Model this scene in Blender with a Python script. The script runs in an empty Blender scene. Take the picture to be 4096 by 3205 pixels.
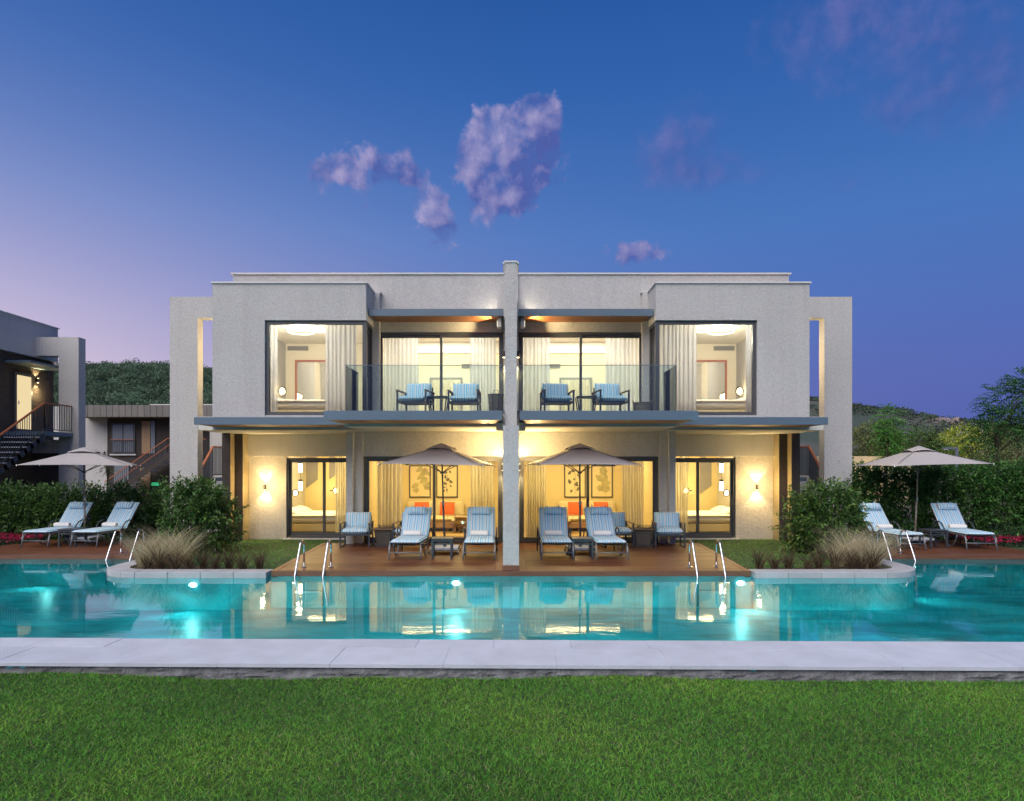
import bpy, bmesh, math, random
import numpy as np
from mathutils import Vector, Matrix, noise

sc = bpy.context.scene
R = math.radians
random.seed(7)
rng = np.random.default_rng(7)

# ------------------------------------------------------------------ camera
cam = bpy.data.cameras.new('camera')
camo = bpy.data.objects.new('camera', cam)
sc.collection.objects.link(camo)
sc.camera = camo
camo.location = (0, 0, 2.0)
camo.rotation_euler = (R(90), 0, 0)
cam.sensor_width = 36
cam.lens = 36 * 2600 / 4096
cam.shift_x = 0.001
cam.shift_y = 0.0658
cam.clip_end = 6000

# ------------------------------------------------------------------ exposure / render
sc.view_settings.view_transform = 'Standard'
sc.view_settings.look = 'None'
sc.view_settings.exposure = 0.5
sc.view_settings.gamma = 1.0
sc.view_settings.use_curve_mapping = False
sc.render.engine = 'CYCLES'
sc.cycles.use_denoising = True
sc.cycles.use_adaptive_sampling = True
sc.cycles.adaptive_threshold = 0.03
sc.cycles.max_bounces = 10
sc.cycles.diffuse_bounces = 4
sc.cycles.glossy_bounces = 4
sc.cycles.transmission_bounces = 6
sc.cycles.transparent_max_bounces = 16
sc.cycles.caustics_reflective = False
sc.cycles.caustics_refractive = False
sc.cycles.sample_clamp_indirect = 6.0

# ------------------------------------------------------------------ world: dusk sky
SUN_AZ, SUN_EL = -150.0, 47.0          # soft afterglow, behind the camera to the left
SKY = 0.72                            # strength of the dusk sky
world = bpy.data.worlds.new('World')
sc.world = world
world.use_nodes = True


def build_world():
    nt = world.node_tree
    N, L = nt.nodes, nt.links
    for n in list(N):
        N.remove(n)
    out = N.new('ShaderNodeOutputWorld')
    bg = N.new('ShaderNodeBackground')
    L.new(bg.outputs[0], out.inputs[0])

    def val(x):
        return x

    def M(op, a, b=None, c=None, clamp=False):
        n = N.new('ShaderNodeMath')
        n.operation = op
        n.use_clamp = clamp
        for i, v in enumerate((a, b, c)):
            if v is None:
                continue
            if isinstance(v, (int, float)):
                n.inputs[i].default_value = v
            else:
                L.new(v, n.inputs[i])
        return n.outputs[0]

    def mix(f, a, b, mode='MIX'):
        n = N.new('ShaderNodeMix')
        n.data_type = 'RGBA'
        n.blend_type = mode
        for s, v in ((n.inputs[0], f), (n.inputs[6], a), (n.inputs[7], b)):
            if isinstance(v, (int, float)):
                s.default_value = v
            elif isinstance(v, tuple):
                s.default_value = (*v, 1)
            else:
                L.new(v, s)
        return n.outputs[2]

    def smooth(x, lo, hi):
        n = N.new('ShaderNodeMapRange')
        n.interpolation_type = 'SMOOTHSTEP'
        L.new(x, n.inputs[0])
        n.inputs[1].default_value = lo
        n.inputs[2].default_value = hi
        return n.outputs[0]

    tc = N.new('ShaderNodeTexCoord')
    sep = N.new('ShaderNodeSeparateXYZ')
    L.new(tc.outputs['Generated'], sep.inputs[0])
    x, y, z = sep.outputs
    zc = M('MAXIMUM', z, 0.0)
    # clear twilight dome: elevation ramp
    ramp = N.new('ShaderNodeValToRGB')
    L.new(zc, ramp.inputs[0])
    e = ramp.color_ramp.elements
    e[0].position, e[0].color = 0.0, (0.085, 0.115, 0.40, 1)
    e[1].position, e[1].color = 1.0, (0.009, 0.045, 0.20, 1)
    for p, c in ((0.12, (0.090, 0.130, 0.430)), (0.33, (0.060, 0.165, 0.470)),
                 (0.50, (0.027, 0.112, 0.380)), (0.60, (0.018, 0.086, 0.325))):
        k = e.new(p)
        k.color = (*c, 1)
    # afterglow where the sun went down, low on the left
    d = M('ADD', M('MULTIPLY', x, -0.866), M('MULTIPLY', y, 0.5))
    hz = M('SQRT', M('ADD', M('ADD', M('MULTIPLY', x, x), M('MULTIPLY', y, y)), 1e-6))
    d = M('DIVIDE', d, hz)
    az = M('POWER', M('MAXIMUM', M('MULTIPLY', M('ADD', d, 1.0), 0.5), 0.0), 6.0)
    q = M('DIVIDE', zc, 0.265)
    el = M('EXPONENT', M('MULTIPLY', M('MULTIPLY', q, q), -1.0))
    g = M('MULTIPLY', M('MULTIPLY', az, el), 1.30)
    glow = N.new('ShaderNodeMix')
    glow.data_type = 'RGBA'
    glow.blend_type = 'MIX'
    L.new(M('MINIMUM', g, 1.0), glow.inputs[0])
    L.new(ramp.outputs[0], glow.inputs[6])
    glow.inputs[7].default_value = (0.73, 0.59, 0.70, 1)
    col = glow.outputs[2]
    # a little physical sky on top of the ramp
    sky = N.new('ShaderNodeTexSky')
    sky.sky_type = 'NISHITA'
    sky.sun_disc = False
    sky.sun_elevation = R(1.0)
    sky.sun_rotation = R(-60)
    sky.ozone_density = 4.0
    skm = mix(1.0, sky.outputs[0], (0.05, 0.05, 0.05), 'MULTIPLY')
    skc = mix(smooth(z, 0.0, 0.25), (0, 0, 0), skm)
    col = mix(1.0, col, skc, 'ADD')

    # ---- clouds, placed by direction (azimuth, elevation); the plain dome is used wherever there are none
    A = M('ARCTAN2', x, y)
    E = M('ARCSINE', z)
    cv = N.new('ShaderNodeCombineXYZ')
    L.new(A, cv.inputs[0])
    L.new(E, cv.inputs[1])
    AE = cv.outputs[0]

    def fbm(scale, detail=5, rough=0.52, dist=0.0, off=None):
        v = AE
        if off:
            mp = N.new('ShaderNodeMapping')
            mp.inputs['Location'].default_value = (*off, 0)
            L.new(AE, mp.inputs[0])
            v = mp.outputs[0]
        n = N.new('ShaderNodeTexNoise')
        n.inputs['Scale'].default_value = scale
        n.inputs['Detail'].default_value = detail
        n.inputs['Roughness'].default_value = rough
        n.inputs['Distortion'].default_value = dist
        L.new(v, n.inputs['Vector'])
        return n.outputs[0]
    n1 = fbm(27.0, 9, 0.60, 0.35)
    l1 = fbm(24.0, 5, 0.55)
    l2 = fbm(24.0, 5, 0.55, off=(-0.012, 0.012))

    def blob(px, py, sx, sy, w=1.0):
        vx, vy = (px - 2044) / 2600, (1872 - py) / 2600
        a0 = math.atan2(vx, 1)
        e0 = math.asin(vy / math.sqrt(1 + vx * vx + vy * vy))
        ra = sx * 1.9 / 2600 * math.cos(a0) ** 2
        rb = sy * 1.9 / 2600 * math.cos(e0) * math.cos(a0)
        mp = N.new('ShaderNodeMapping')
        mp.inputs['Scale'].default_value = (1 / ra, 1 / rb, 1)
        mp.inputs['Location'].default_value = (-a0 / ra, -e0 / rb, 0)
        L.new(AE, mp.inputs[0])
        g = N.new('ShaderNodeTexGradient')
        g.gradient_type = 'SPHERICAL'
        L.new(mp.outputs[0], g.inputs[0])
        return g.outputs[1], w * 1.25, mp.outputs[0]

    def cloud_layer(col, blobs, lit, dark, lo, hi, amt, nk=1.5, big=()):
        D = None
        S = 0.0
        for i, bl in enumerate(blobs):
            m, w, v = blob(*bl)
            D = M('MULTIPLY', m, w) if D is None else M('MULTIPLY_ADD', m, w, D)
            if i in big:
                dt = N.new('ShaderNodeVectorMath')
                dt.operation = 'DOT_PRODUCT'
                L.new(v, dt.inputs[0])
                dt.inputs[1].default_value = (-0.9, 0.75, 0)
                S = M('MULTIPLY_ADD', m, dt.outputs['Value'], S)
        raw = M('MULTIPLY_ADD', M('SUBTRACT', n1, 0.5), nk, D)
        al = M('MULTIPLY', smooth(raw, lo, hi), smooth(D, 0.04, 0.38))
        al = M('MULTIPLY', al, M('MULTIPLY_ADD', smooth(l1, 0.30, 0.58), 0.55, 0.45))
        rel = M('MULTIPLY', M('SUBTRACT', l1, l2), 2.0)
        edge = M('SUBTRACT', 1.0, smooth(raw, lo + 0.1, hi + 0.4))
        li = M('ADD', M('MULTIPLY_ADD', S, 1.0, rel), M('MULTIPLY_ADD', edge, 0.10, M('MULTIPLY', M('SUBTRACT', n1, 0.5), 0.9)))
        li = M('MULTIPLY_ADD', li, 0.85, 0.24, clamp=True)
        c = mix(li, dark, lit)
        return mix(M('MULTIPLY', al, amt), col, c)

    faint = [(3700, 150, 520, 230, 0.62), (3350, 60, 330, 120, 0.45), (3900, 380, 230, 160, 0.5),
             (2760, 560, 130, 130, 0.66), (2640, 670, 140, 95, 0.55), (2960, 700, 170, 60, 0.5),
             (3400, 740, 150, 60, 0.35), (3560, 470, 80, 50, 0.35), (1110, 860, 40, 35, 0.45)]
    cc = cloud_layer(col, faint, (0.21, 0.19, 0.46), (0.065, 0.105, 0.35), 0.22, 1.1, 0.55, nk=1.2, big=(0, 3))
    puff = [(2010, 560, 140, 110, 1.0), (2110, 640, 125, 125, 1.0), (1930, 670, 80, 90, 0.85),
            (2000, 740, 120, 80, 0.7), (2175, 480, 60, 70, 0.8), (2160, 420, 24, 40, 0.75), (2213, 425, 24, 44, 0.75),
            (1965, 845, 65, 75, 0.65), (2075, 800, 45, 65, 0.55),
            (1320, 700, 85, 60, 0.95), (1510, 655, 135, 60, 1.1), (1630, 725, 55, 55, 0.7),
            (1745, 890, 80, 90, 1.1), (1735, 790, 36, 60, 0.6), (1460, 805, 40, 45, 0.6),
            (2530, 1012, 120, 46, 1.05)]
    cc = cloud_layer(cc, puff, (0.47, 0.41, 0.65), (0.080, 0.110, 0.37), 0.48, 0.98, 0.90, nk=2.4, big=(0, 1, 10, 12))
    L.new(col, bg.inputs[0])
    bg.inputs[1].default_value = SKY
    bg2 = N.new('ShaderNodeBackground')
    L.new(cc, bg2.inputs[0])
    bg2.inputs[1].default_value = SKY
    # window of sky that holds the clouds
    inside = M('MULTIPLY', M('MULTIPLY', M('GREATER_THAN', E, 0.22), M('LESS_THAN', E, 0.85)),
               M('MULTIPLY', M('GREATER_THAN', A, -0.50), M('LESS_THAN', A, 1.0)))
    ms = N.new('ShaderNodeMixShader')
    L.new(inside, ms.inputs[0])
    L.new(bg.outputs[0], ms.inputs[1])
    L.new(bg2.outputs[0], ms.inputs[2])
    L.new(ms.outputs[0], out.inputs[0])


build_world()

sun = bpy.data.lights.new('sun', 'SUN')
suno = bpy.data.objects.new('sun', sun)
sc.collection.objects.link(suno)
sun.energy = 2.7
sun.angle = R(70)
sun.color = (1.0, 0.92, 0.84)
_d = Vector((math.sin(R(SUN_AZ)) * math.cos(R(SUN_EL)), math.cos(R(SUN_AZ)) * math.cos(R(SUN_EL)), math.sin(R(SUN_EL))))
suno.rotation_euler = _d.to_track_quat('Z', 'Y').to_euler()
suno.location = (-20, -20, 30)

# ------------------------------------------------------------------ materials
MATS = {}


def mat(name, base, rough=0.6, metal=0.0, var=0.0, vscale=3.0, bump=0.0, bscale=30.0, bdetail=4, spec=0.5,
        stretch=(1, 1, 1), emit=None, estr=0.0, rnd=0.0, attr=None, transl=0.0, coat=0.0, bdist=0.02):
    if name in MATS:
        return MATS[name]
    m = bpy.data.materials.new(name)
    m.use_nodes = True
    nt = m.node_tree
    N, L = nt.nodes, nt.links
    b = N['Principled BSDF']
    b.inputs['Base Color'].default_value = (*base, 1)
    b.inputs['Roughness'].default_value = rough
    b.inputs['Metallic'].default_value = metal
    b.inputs['Specular IOR Level'].default_value = spec
    b.inputs['Coat Weight'].default_value = coat
    col = None
    tc = N.new('ShaderNodeTexCoord')
    mp = N.new('ShaderNodeMapping')
    mp.inputs['Scale'].default_value = stretch
    L.new(tc.outputs['Object'], mp.inputs[0])
    if attr:
        a = N.new('ShaderNodeAttribute')
        a.attribute_name = attr
        col = a.outputs[0]
    if var > 0 or rnd > 0:
        hsv = N.new('ShaderNodeHueSaturation')
        if col is not None:
            L.new(col, hsv.inputs['Color'])
        else:
            hsv.inputs['Color'].default_value = (*base, 1)
        v = None
        if var > 0:
            n = N.new('ShaderNodeTexNoise')
            n.inputs['Scale'].default_value = vscale
            n.inputs['Detail'].default_value = 6
            n.inputs['Roughness'].default_value = 0.6
            L.new(mp.outputs[0], n.inputs['Vector'])
            r = N.new('ShaderNodeMapRange')
            r.inputs[1].default_value = 0.25
            r.inputs[2].default_value = 0.75
            r.inputs[3].default_value = 1 - var
            r.inputs[4].default_value = 1 + var
            L.new(n.outputs[0], r.inputs[0])
            v = r.outputs[0]
        if rnd > 0:
            oi = N.new('ShaderNodeObjectInfo')
            r = N.new('ShaderNodeMapRange')
            r.inputs[3].default_value = 1 - rnd
            r.inputs[4].default_value = 1 + rnd
            L.new(oi.outputs['Random'], r.inputs[0])
            if v is None:
                v = r.outputs[0]
            else:
                mu = N.new('ShaderNodeMath')
                mu.operation = 'MULTIPLY'
                L.new(v, mu.inputs[0])
                L.new(r.outputs[0], mu.inputs[1])
                v = mu.outputs[0]
        L.new(v, hsv.inputs['Value'])
        col = hsv.outputs[0]
    if col is not None:
        L.new(col, b.inputs['Base Color'])
    if bump > 0:
        n = N.new('ShaderNodeTexNoise')
        n.inputs['Scale'].default_value = bscale
        n.inputs['Detail'].default_value = bdetail
        n.inputs['Roughness'].default_value = 0.65
        L.new(mp.outputs[0], n.inputs['Vector'])
        bp = N.new('ShaderNodeBump')
        bp.inputs['Strength'].default_value = bump
        bp.inputs['Distance'].default_value = bdist
        L.new(n.outputs[0], bp.inputs['Height'])
        L.new(bp.outputs[0], b.inputs['Normal'])
    if emit:
        b.inputs['Emission Color'].default_value = (*emit, 1)
        b.inputs['Emission Strength'].default_value = estr
    if transl > 0:
        t = N.new('ShaderNodeBsdfTranslucent')
        if col is not None:
            L.new(col, t.inputs[0])
        else:
            t.inputs[0].default_value = (*base, 1)
        mx = N.new('ShaderNodeMixShader')
        mx.inputs[0].default_value = transl
        L.new(b.outputs[0], mx.inputs[1])
        L.new(t.outputs[0], mx.inputs[2])
        L.new(mx.outputs[0], N['Material Output'].inputs[0])
    MATS[name] = m
    return m


def glass_mat(name, tint, ior=1.45, rough=0.0, boost=1.0):
    m = bpy.data.materials.new(name)
    m.use_nodes = True
    N, L = m.node_tree.nodes, m.node_tree.links
    N.remove(N['Principled BSDF'])
    t = N.new('ShaderNodeBsdfTransparent')
    t.inputs[0].default_value = (*tint, 1)
    g = N.new('ShaderNodeBsdfGlossy')
    g.inputs['Roughness'].default_value = rough
    f = N.new('ShaderNodeFresnel')
    f.inputs[0].default_value = ior
    mu = N.new('ShaderNodeMath')
    mu.operation = 'MULTIPLY'
    mu.use_clamp = True
    mu.inputs[1].default_value = boost
    L.new(f.outputs[0], mu.inputs[0])
    mx = N.new('ShaderNodeMixShader')
    L.new(mu.outputs[0], mx.inputs[0])
    L.new(t.outputs[0], mx.inputs[1])
    L.new(g.outputs[0], mx.inputs[2])
    L.new(mx.outputs[0], N['Material Output'].inputs[0])
    MATS[name] = m
    return m


def emit_mat(name, col, s):
    m = bpy.data.materials.new(name)
    m.use_nodes = True
    N, L = m.node_tree.nodes, m.node_tree.links
    N.remove(N['Principled BSDF'])
    e = N.new('ShaderNodeEmission')
    e.inputs[0].default_value = (*col, 1)
    e.inputs[1].default_value = s
    L.new(e.outputs[0], N['Material Output'].inputs[0])
    MATS[name] = m
    return m


def plaster_mat(name, base, bump, scale, contrast):
    """hand thrown render: pitted grain that also varies a little in tone"""
    m = bpy.data.materials.new(name)
    m.use_nodes = True
    N, L = m.node_tree.nodes, m.node_tree.links
    b = N['Principled BSDF']
    b.inputs['Roughness'].default_value = 0.9
    b.inputs['Specular IOR Level'].default_value = 0.2
    tc = N.new('ShaderNodeTexCoord')
    n = N.new('ShaderNodeTexNoise')
    n.inputs['Scale'].default_value = scale
    n.inputs['Detail'].default_value = 5
    n.inputs['Roughness'].default_value = 0.7
    n.inputs['Distortion'].default_value = 0.8
    L.new(tc.outputs['Object'], n.inputs['Vector'])
    n2 = N.new('ShaderNodeTexNoise')
    n2.inputs['Scale'].default_value = 0.7
    n2.inputs['Detail'].default_value = 5
    L.new(tc.outputs['Object'], n2.inputs['Vector'])
    r = N.new('ShaderNodeMapRange')
    r.inputs[1].default_value = 0.3
    r.inputs[2].default_value = 0.62
    r.inputs[3].default_value = 1 - contrast
    r.inputs[4].default_value = 1 + contrast * 0.3
    L.new(n.outputs[0], r.inputs[0])
    r2 = N.new('ShaderNodeMapRange')
    r2.inputs[1].default_value = 0.3
    r2.inputs[2].default_value = 0.7
    r2.inputs[3].default_value = 0.955
    r2.inputs[4].default_value = 1.03
    L.new(n2.outputs[0], r2.inputs[0])
    mp3 = N.new('ShaderNodeMapping')
    mp3.inputs['Scale'].default_value = (3.2, 3.2, 0.16)
    L.new(tc.outputs['Object'], mp3.inputs[0])
    n3 = N.new('ShaderNodeTexNoise')
    n3.inputs['Scale'].default_value = 1.6
    n3.inputs['Detail'].default_value = 4
    L.new(mp3.outputs[0], n3.inputs['Vector'])
    r3 = N.new('ShaderNodeMapRange')
    r3.inputs[1].default_value = 0.28
    r3.inputs[2].default_value = 0.55
    r3.inputs[3].default_value = 0.94
    r3.inputs[4].default_value = 1.0
    L.new(n3.outputs[0], r3.inputs[0])
    mu0 = N.new('ShaderNodeMath')
    mu0.operation = 'MULTIPLY'
    L.new(r3.outputs[0], mu0.inputs[0])
    L.new(r2.outputs[0], mu0.inputs[1])
    mu = N.new('ShaderNodeMath')
    mu.operation = 'MULTIPLY'
    L.new(r.outputs[0], mu.inputs[0])
    L.new(mu0.outputs[0], mu.inputs[1])
    hsv = N.new('ShaderNodeHueSaturation')
    hsv.inputs['Color'].default_value = (*base, 1)
    L.new(mu.outputs[0], hsv.inputs['Value'])
    L.new(hsv.outputs[0], b.inputs['Base Color'])
    bp = N.new('ShaderNodeBump')
    bp.inputs['Strength'].default_value = bump
    bp.inputs['Distance'].default_value = 0.03
    L.new(n.outputs[0], bp.inputs['Height'])
    L.new(bp.outputs[0], b.inputs['Normal'])
    MATS[name] = m
    return m


def stripe_mat(name, axis, period, cols, rough=0.85):
    """woven stripes running along a cushion: cols = [(pos, rgb)] over one repeat"""
    m = bpy.data.materials.new(name)
    m.use_nodes = True
    N, L = m.node_tree.nodes, m.node_tree.links
    b = N['Principled BSDF']
    b.inputs['Roughness'].default_value = rough
    b.inputs['Specular IOR Level'].default_value = 0.15
    tc = N.new('ShaderNodeTexCoord')
    sp = N.new('ShaderNodeSeparateXYZ')
    L.new(tc.outputs['Object'], sp.inputs[0])
    d = N.new('ShaderNodeMath')
    d.operation = 'MULTIPLY_ADD'
    d.inputs[1].default_value = 1.0 / period
    d.inputs[2].default_value = 20.0
    L.new(sp.outputs[axis], d.inputs[0])
    f = N.new('ShaderNodeMath')
    f.operation = 'FRACT'
    L.new(d.outputs[0], f.inputs[0])
    r = N.new('ShaderNodeValToRGB')
    r.color_ramp.interpolation = 'CONSTANT'
    e = r.color_ramp.elements
    e[0].position, e[0].color = cols[0][0], (*cols[0][1], 1)
    e[1].position, e[1].color = cols[1][0], (*cols[1][1], 1)
    for p, c in cols[2:]:
        k = e.new(p)
        k.color = (*c, 1)
    L.new(f.outputs[0], r.inputs[0])
    L.new(r.outputs[0], b.inputs['Base Color'])
    n = N.new('ShaderNodeTexNoise')
    n.inputs['Scale'].default_value = 7
    n.inputs['Detail'].default_value = 3
    L.new(tc.outputs['Object'], n.inputs['Vector'])
    bp = N.new('ShaderNodeBump')
    bp.inputs['Strength'].default_value = 0.35
    bp.inputs['Distance'].default_value = 0.03
    L.new(n.outputs[0], bp.inputs['Height'])
    L.new(bp.outputs[0], b.inputs['Normal'])
    MATS[name] = m
    return m


def sheer_mat(name, col, trans):
    m = bpy.data.materials.new(name)
    m.use_nodes = True
    N, L = m.node_tree.nodes, m.node_tree.links
    N.remove(N['Principled BSDF'])
    a = N.new('ShaderNodeBsdfDiffuse')
    a.inputs[0].default_value = (*col, 1)
    t = N.new('ShaderNodeBsdfTranslucent')
    t.inputs[0].default_value = (*col, 1)
    tr = N.new('ShaderNodeBsdfTransparent')
    m1 = N.new('ShaderNodeMixShader')
    m1.inputs[0].default_value = 0.5
    L.new(a.outputs[0], m1.inputs[1])
    L.new(t.outputs[0], m1.inputs[2])
    m2 = N.new('ShaderNodeMixShader')
    m2.inputs[0].default_value = trans
    L.new(m1.outputs[0], m2.inputs[1])
    L.new(tr.outputs[0], m2.inputs[2])
    L.new(m2.outputs[0], N['Material Output'].inputs[0])
    MATS[name] = m
    return m


PLASTER = plaster_mat('white_plaster', (0.575, 0.56, 0.54), 0.9, 20.0, 0.19)
PLASTER_ROUGH = plaster_mat('coarse_plaster', (0.60, 0.56, 0.48), 1.0, 13.0, 0.16)
PLASTER_SM = plaster_mat('soffit_plaster', (0.66, 0.63, 0.56), 0.25, 30.0, 0.06)
DARKPL = plaster_mat('brown_plaster', (0.075, 0.062, 0.055), 0.6, 17.0, 0.25)
LITPL = plaster_mat('lit_tan_plaster', (0.40, 0.33, 0.20), 0.6, 17.0, 0.15)  # warm light on the dark piers' side faces, painted in as tan
CAP = mat('cap_stone', (0.62, 0.60, 0.58), 0.6, var=0.08)
STEEL = mat('blue_grey_steel', (0.105, 0.155, 0.205), 0.42, var=0.05, vscale=1.5)
FRAME = mat('grey_aluminium', (0.075, 0.078, 0.082), 0.45)
SLAT = mat('soffit_wood', (0.36, 0.135, 0.05), 0.5, var=0.3, vscale=3, stretch=(0.4, 8, 8), rnd=0.15)
ORWOOD = mat('handrail_wood', (0.42, 0.13, 0.045), 0.45, var=0.2, vscale=6)
GLASS = glass_mat('window_glass', (0.94, 0.96, 0.95), 1.5, 0.0, 1.0)
BALGLASS = glass_mat('balcony_glass', (0.86, 0.94, 0.935), 1.5, 0.0, 1.1)
CHROME = mat('polished_steel', (0.75, 0.76, 0.78), 0.12, 1.0)
DMETAL = mat('dark_metal', (0.055, 0.062, 0.075), 0.4, 0.2)
GMETAL = mat('grey_metal', (0.16, 0.19, 0.22), 0.4, 0.3)
CREAM = mat('cream_paint', (0.78, 0.72, 0.60), 0.8, var=0.03)
YELLOWP = mat('ochre_paint', (0.70, 0.59, 0.32), 0.8, var=0.04)
CEILW = mat('ceiling_white', (0.80, 0.77, 0.70), 0.9)
FLOORT = mat('beige_floor', (0.42, 0.33, 0.22), 0.35, var=0.1)
LINEN = mat('white_linen', (0.78, 0.76, 0.72), 0.9, bump=0.3, bscale=6, bdist=0.03)
TOWEL = mat('white_towel', (0.82, 0.79, 0.75), 0.95, bump=0.5, bscale=90, bdist=0.006)
PALEWOOD = mat('pale_wood', (0.33, 0.20, 0.10), 0.5, var=0.2, vscale=10)
GREYWOOD = mat('weathered_teak', (0.22, 0.14, 0.08), 0.6, var=0.25, vscale=12, stretch=(1, 6, 6))
WICKER = mat('wicker', (0.10, 0.085, 0.07), 0.8, var=0.35, vscale=60, bump=0.8, bscale=70)
WICKERL = mat('pale_wicker', (0.22, 0.18, 0.14), 0.8, var=0.35, vscale=60, bump=0.8, bscale=70)
CANVAS = mat('taupe_canvas', (0.45, 0.425, 0.42), 0.9, var=0.05, vscale=1.5, transl=0.12)
SHEER = sheer_mat('sheer_curtain', (0.90, 0.91, 0.95), 0.42)
DRAPE = sheer_mat('drape_curtain', (0.90, 0.87, 0.76), 0.40)
LAMPW = emit_mat('warm_lamp', (1.0, 0.80, 0.45), 9.0)
LAMPC = emit_mat('cream_lamp', (1.0, 0.88, 0.62), 2.6)
LEDW = emit_mat('cove_led', (1.0, 0.86, 0.55), 1.8)
POOLLAMP = emit_mat('pool_lamp', (0.85, 1.0, 1.0), 14.0)
STRIPES = stripe_mat('striped_fabric', 0, 0.165, [
    (0.0, (0.70, 0.735, 0.75)), (0.10, (0.20, 0.50, 0.74)), (0.26, (0.70, 0.735, 0.75)), (0.36, (0.24, 0.58, 0.80)),
    (0.50, (0.72, 0.74, 0.74)), (0.61, (0.36, 0.32, 0.33)), (0.64, (0.66, 0.71, 0.74)), (0.76, (0.20, 0.48, 0.70)),
    (0.88, (0.42, 0.68, 0.80)), (0.95, (0.70, 0.735, 0.75))])
PIPING = mat('cream_piping', (0.55, 0.52, 0.47), 0.9)

# ------------------------------------------------------------------ mesh helpers
COL = sc.collection


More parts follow.
